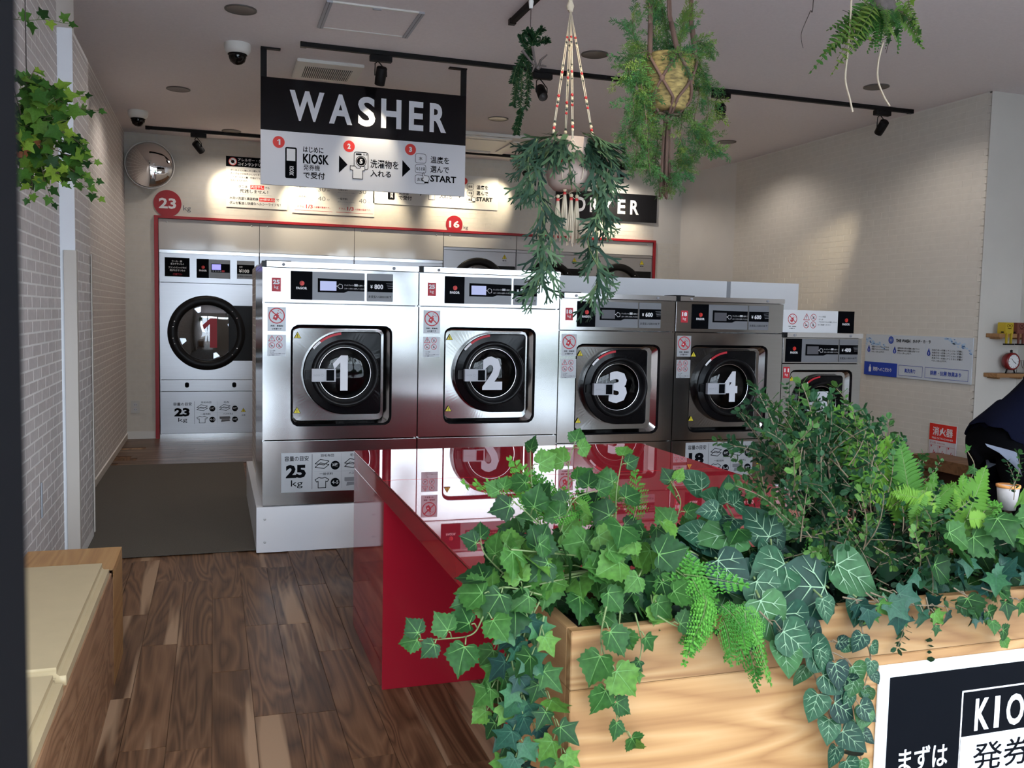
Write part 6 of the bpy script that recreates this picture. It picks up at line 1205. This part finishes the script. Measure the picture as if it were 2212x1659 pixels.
tp = at(1147, 18, y=3.9); MB().tube([at(1149, 66, y=3.9) - off, at(1146, 55, y=3.9) - off, at(1147, 24, y=3.9) - off, tp - off], .0016, M['wire'], 5).build('hanging_wire', hs); MB().lathe([(.008, 0), (.012, .030), (.010, .034)], M['offwhite'], tuple(tp - off), 'z', 12).build('hook_cap', hs); MB().tube([tp - off + Vector((0, 0, .03)), Vector((tp.x, tp.y, CEIL)) - off], .0012, M['wire'], 5).build('hanging_wire', hs)
# ---- mixed fern ball at the top right, with cords and a dead twig hanging
hf = thing('fern_ball', 'hanging mixed fern ball at the top right with white cords', 'hanging plant', at(1905, 20, y=3.2)); off = Vector(hf.location); fc = at(1905, 10, y=3.2)
MB().lathe([(.001, -.05), (.045, -.035), (.06, 0), (.045, .04), (.001, .05)], M['drift'], seg=16).build('root_ball', hf); MB().tube([Vector((0, 0, .04)), Vector((0, 0, CEIL - hf.location.z))], .003, M['rope'], 5).build('hanging_cord', hf)
fronds(hf, WF, [((1895, 10), (1822, 112), 3.15), ((1890, 20), (1835, 75), 3.17), ((1900, 20), (1870, 90), 3.15), ((1915, 20), (1920, 88), 3.14), ((1905, 20), (1890, 80), 3.14), ((1930, 10), (1975, 60), 3.16), ((1935, 20), (1960, 30), 3.18), ((1900, 10), (1850, 30), 3.18), ((1910, 15), (1900, 75), 3.12), ((1920, 10), (1940, 60), 3.15), ((1890, 0), (1860, -40), 3.2), ((1920, 0), (1960, -30), 3.2)], 1.15, rep=4, nb=(0, -1, .2))
for L in ([(1925, 20), (1930, 60), (1910, 85), (1870, 85)], [(1940, 20), (1970, 50), (1985, 88)], [(1960, -10), (1968, 30), (1980, 60)]): vine(hf, pxpath(L, 3.14), 'hivy', .030, .022, sm=G['stemb'], nb=(0, -1, .1))
for L in ([(1840, -20), (1836, 60), (1832, 110), (1826, 170), (1836, 215), (1842, 242)], [(1908, 90), (1898, 130), (1896, 170), (1908, 205), (1922, 229)]): stem(hf, spline(pxpath(L, 3.16), 6), .0040, M['rope'], 'dangling_cord')
for L in ([(1924, 60), (1920, 90), (1914, 115)], [(1870, 10), (1850, 30), (1820, 22)]): stem(hf, spline(pxpath(L, 3.16), 5), .0012, M['wire'], 'root')
tw = thing('dangling_twig', 'thin dark twig hanging from the ceiling left of the fern ball', 'twig', at(1735, 104, y=3.2)); sp = spline([Vector((at(1757, 0, y=3.2).x, 3.2, CEIL))] + pxpath([(1757, 0), (1750, 25), (1733, 65), (1731, 85), (1735, 104)], 3.2), 6); stem(tw, sp, .0022, M['wire'], 'twig', .0012)
# ---- ivy basket at the left
YL = 3.55
hi = thing('hanging_ivy', 'sunlit ivy basket hanging at the left beside the door frame', 'hanging plant', at(60, 330, y=YL)); off = Vector(hi.location)
MB().lathe([(.001, -.02), (.032, -.02), (.045, .06), (.038, .06), (.03, .0)], mat('terracotta', (.42, .14, .06), .8), seg=24).build('pot', hi); MB().tube([Vector((0, 0, .0)), Vector((0, 0, CEIL - hi.location.z))], .002, M['wire'], 5).build('hanging_wire', hi)
cluster(hi, [(30, 170), (80, 160), (120, 190), (160, 200), (150, 260), (170, 300), (190, 350), (150, 390), (90, 380), (30, 400)], 190, (YL - .12, YL + .12), 'hivy', .050, nb=(.2, -.8, .6), root=(hi.location.x, YL, hi.location.z + .05))
for L in ([(100, 190), (150, 205), (185, 208)], [(110, 210), (160, 230), (215, 240)], [(120, 280), (160, 300), (185, 325)], [(110, 320), (160, 340), (205, 350)], [(130, 350), (170, 375), (210, 390)], [(140, 370), (180, 400), (215, 428)], [(90, 360), (100, 400), (115, 440)], [(60, 370), (70, 400), (60, 430)], [(60, 180), (75, 150), (85, 150)], [(120, 340), (130, 390), (140, 400)]): vine(hi, pxpath(L, YL - .05), 'hivy', .044, .024, sm=G['stemb'], nb=(.2, -1, .5))
vine(hi, pxpath([(20, 40), (60, 44), (100, 42), (128, 48), (150, 52)], YL), 'hivy', .050, .030, nb=(.2, -1, .3), sm=G['stem'], tipb=(.1, 0, -.5)); stem(hi, [at(20, 40, y=YL), at(10, 120, y=YL), at(60, 300, y=YL)], .002, G['stemb'])
# shrubs along the car park, seen only in the reflections on the steel
for i, (x, y, h, r_) in enumerate(((2.3, -4.9, .55, .60), (4.0, -5.1, .62, .65), (5.9, -5.0, .55, .6))):
    t = thing('street_shrub', 'round shrub by the car park behind the camera, ' + ('left', 'middle', 'right')[i] + ' of three', 'shrub', (x, y, -.03), 0, 'street shrubs'); MB().tube([(0, 0, 0), (.03, 0, h * .5), (0, .05, h)], .05, M['bark'], 8, .03).build('trunk', t); b = MB()
    for k in range(420):
        d = jit((0, 0, 0), 1).normalized() * r_ * rg.random() ** .4; d.z *= .75; p = Vector((0, 0, h + .1)) + d; a, c = jit((0, 0, 0), .07), jit((0, 0, 0), .07); b.add([p - a, p + c, p + a, p - c], [(0, 1, 2, 3)], M['leafout'])
    b.build('crown', t, kind='stuff')
t = thing('reflection_building', 'long pale building added behind the camera for the steel reflections', 'building', (3, -32, -.03))  # unseen building added, gaps included, to shape the reflections in the steel
for (a, b) in ((-40, -6.5), (-5.0, 3.0), (5.2, 30)):
    MB().box(a, b, -6, 0, 0, 6.2, M['bldg']).build('wall', t)
    for k in range(int((b - a) / 9)): MB().box(a + 3 + k * 9, a + 5 + k * 9, 0, .06, 4.4, 5.4, M['blackg']).build('window', t)
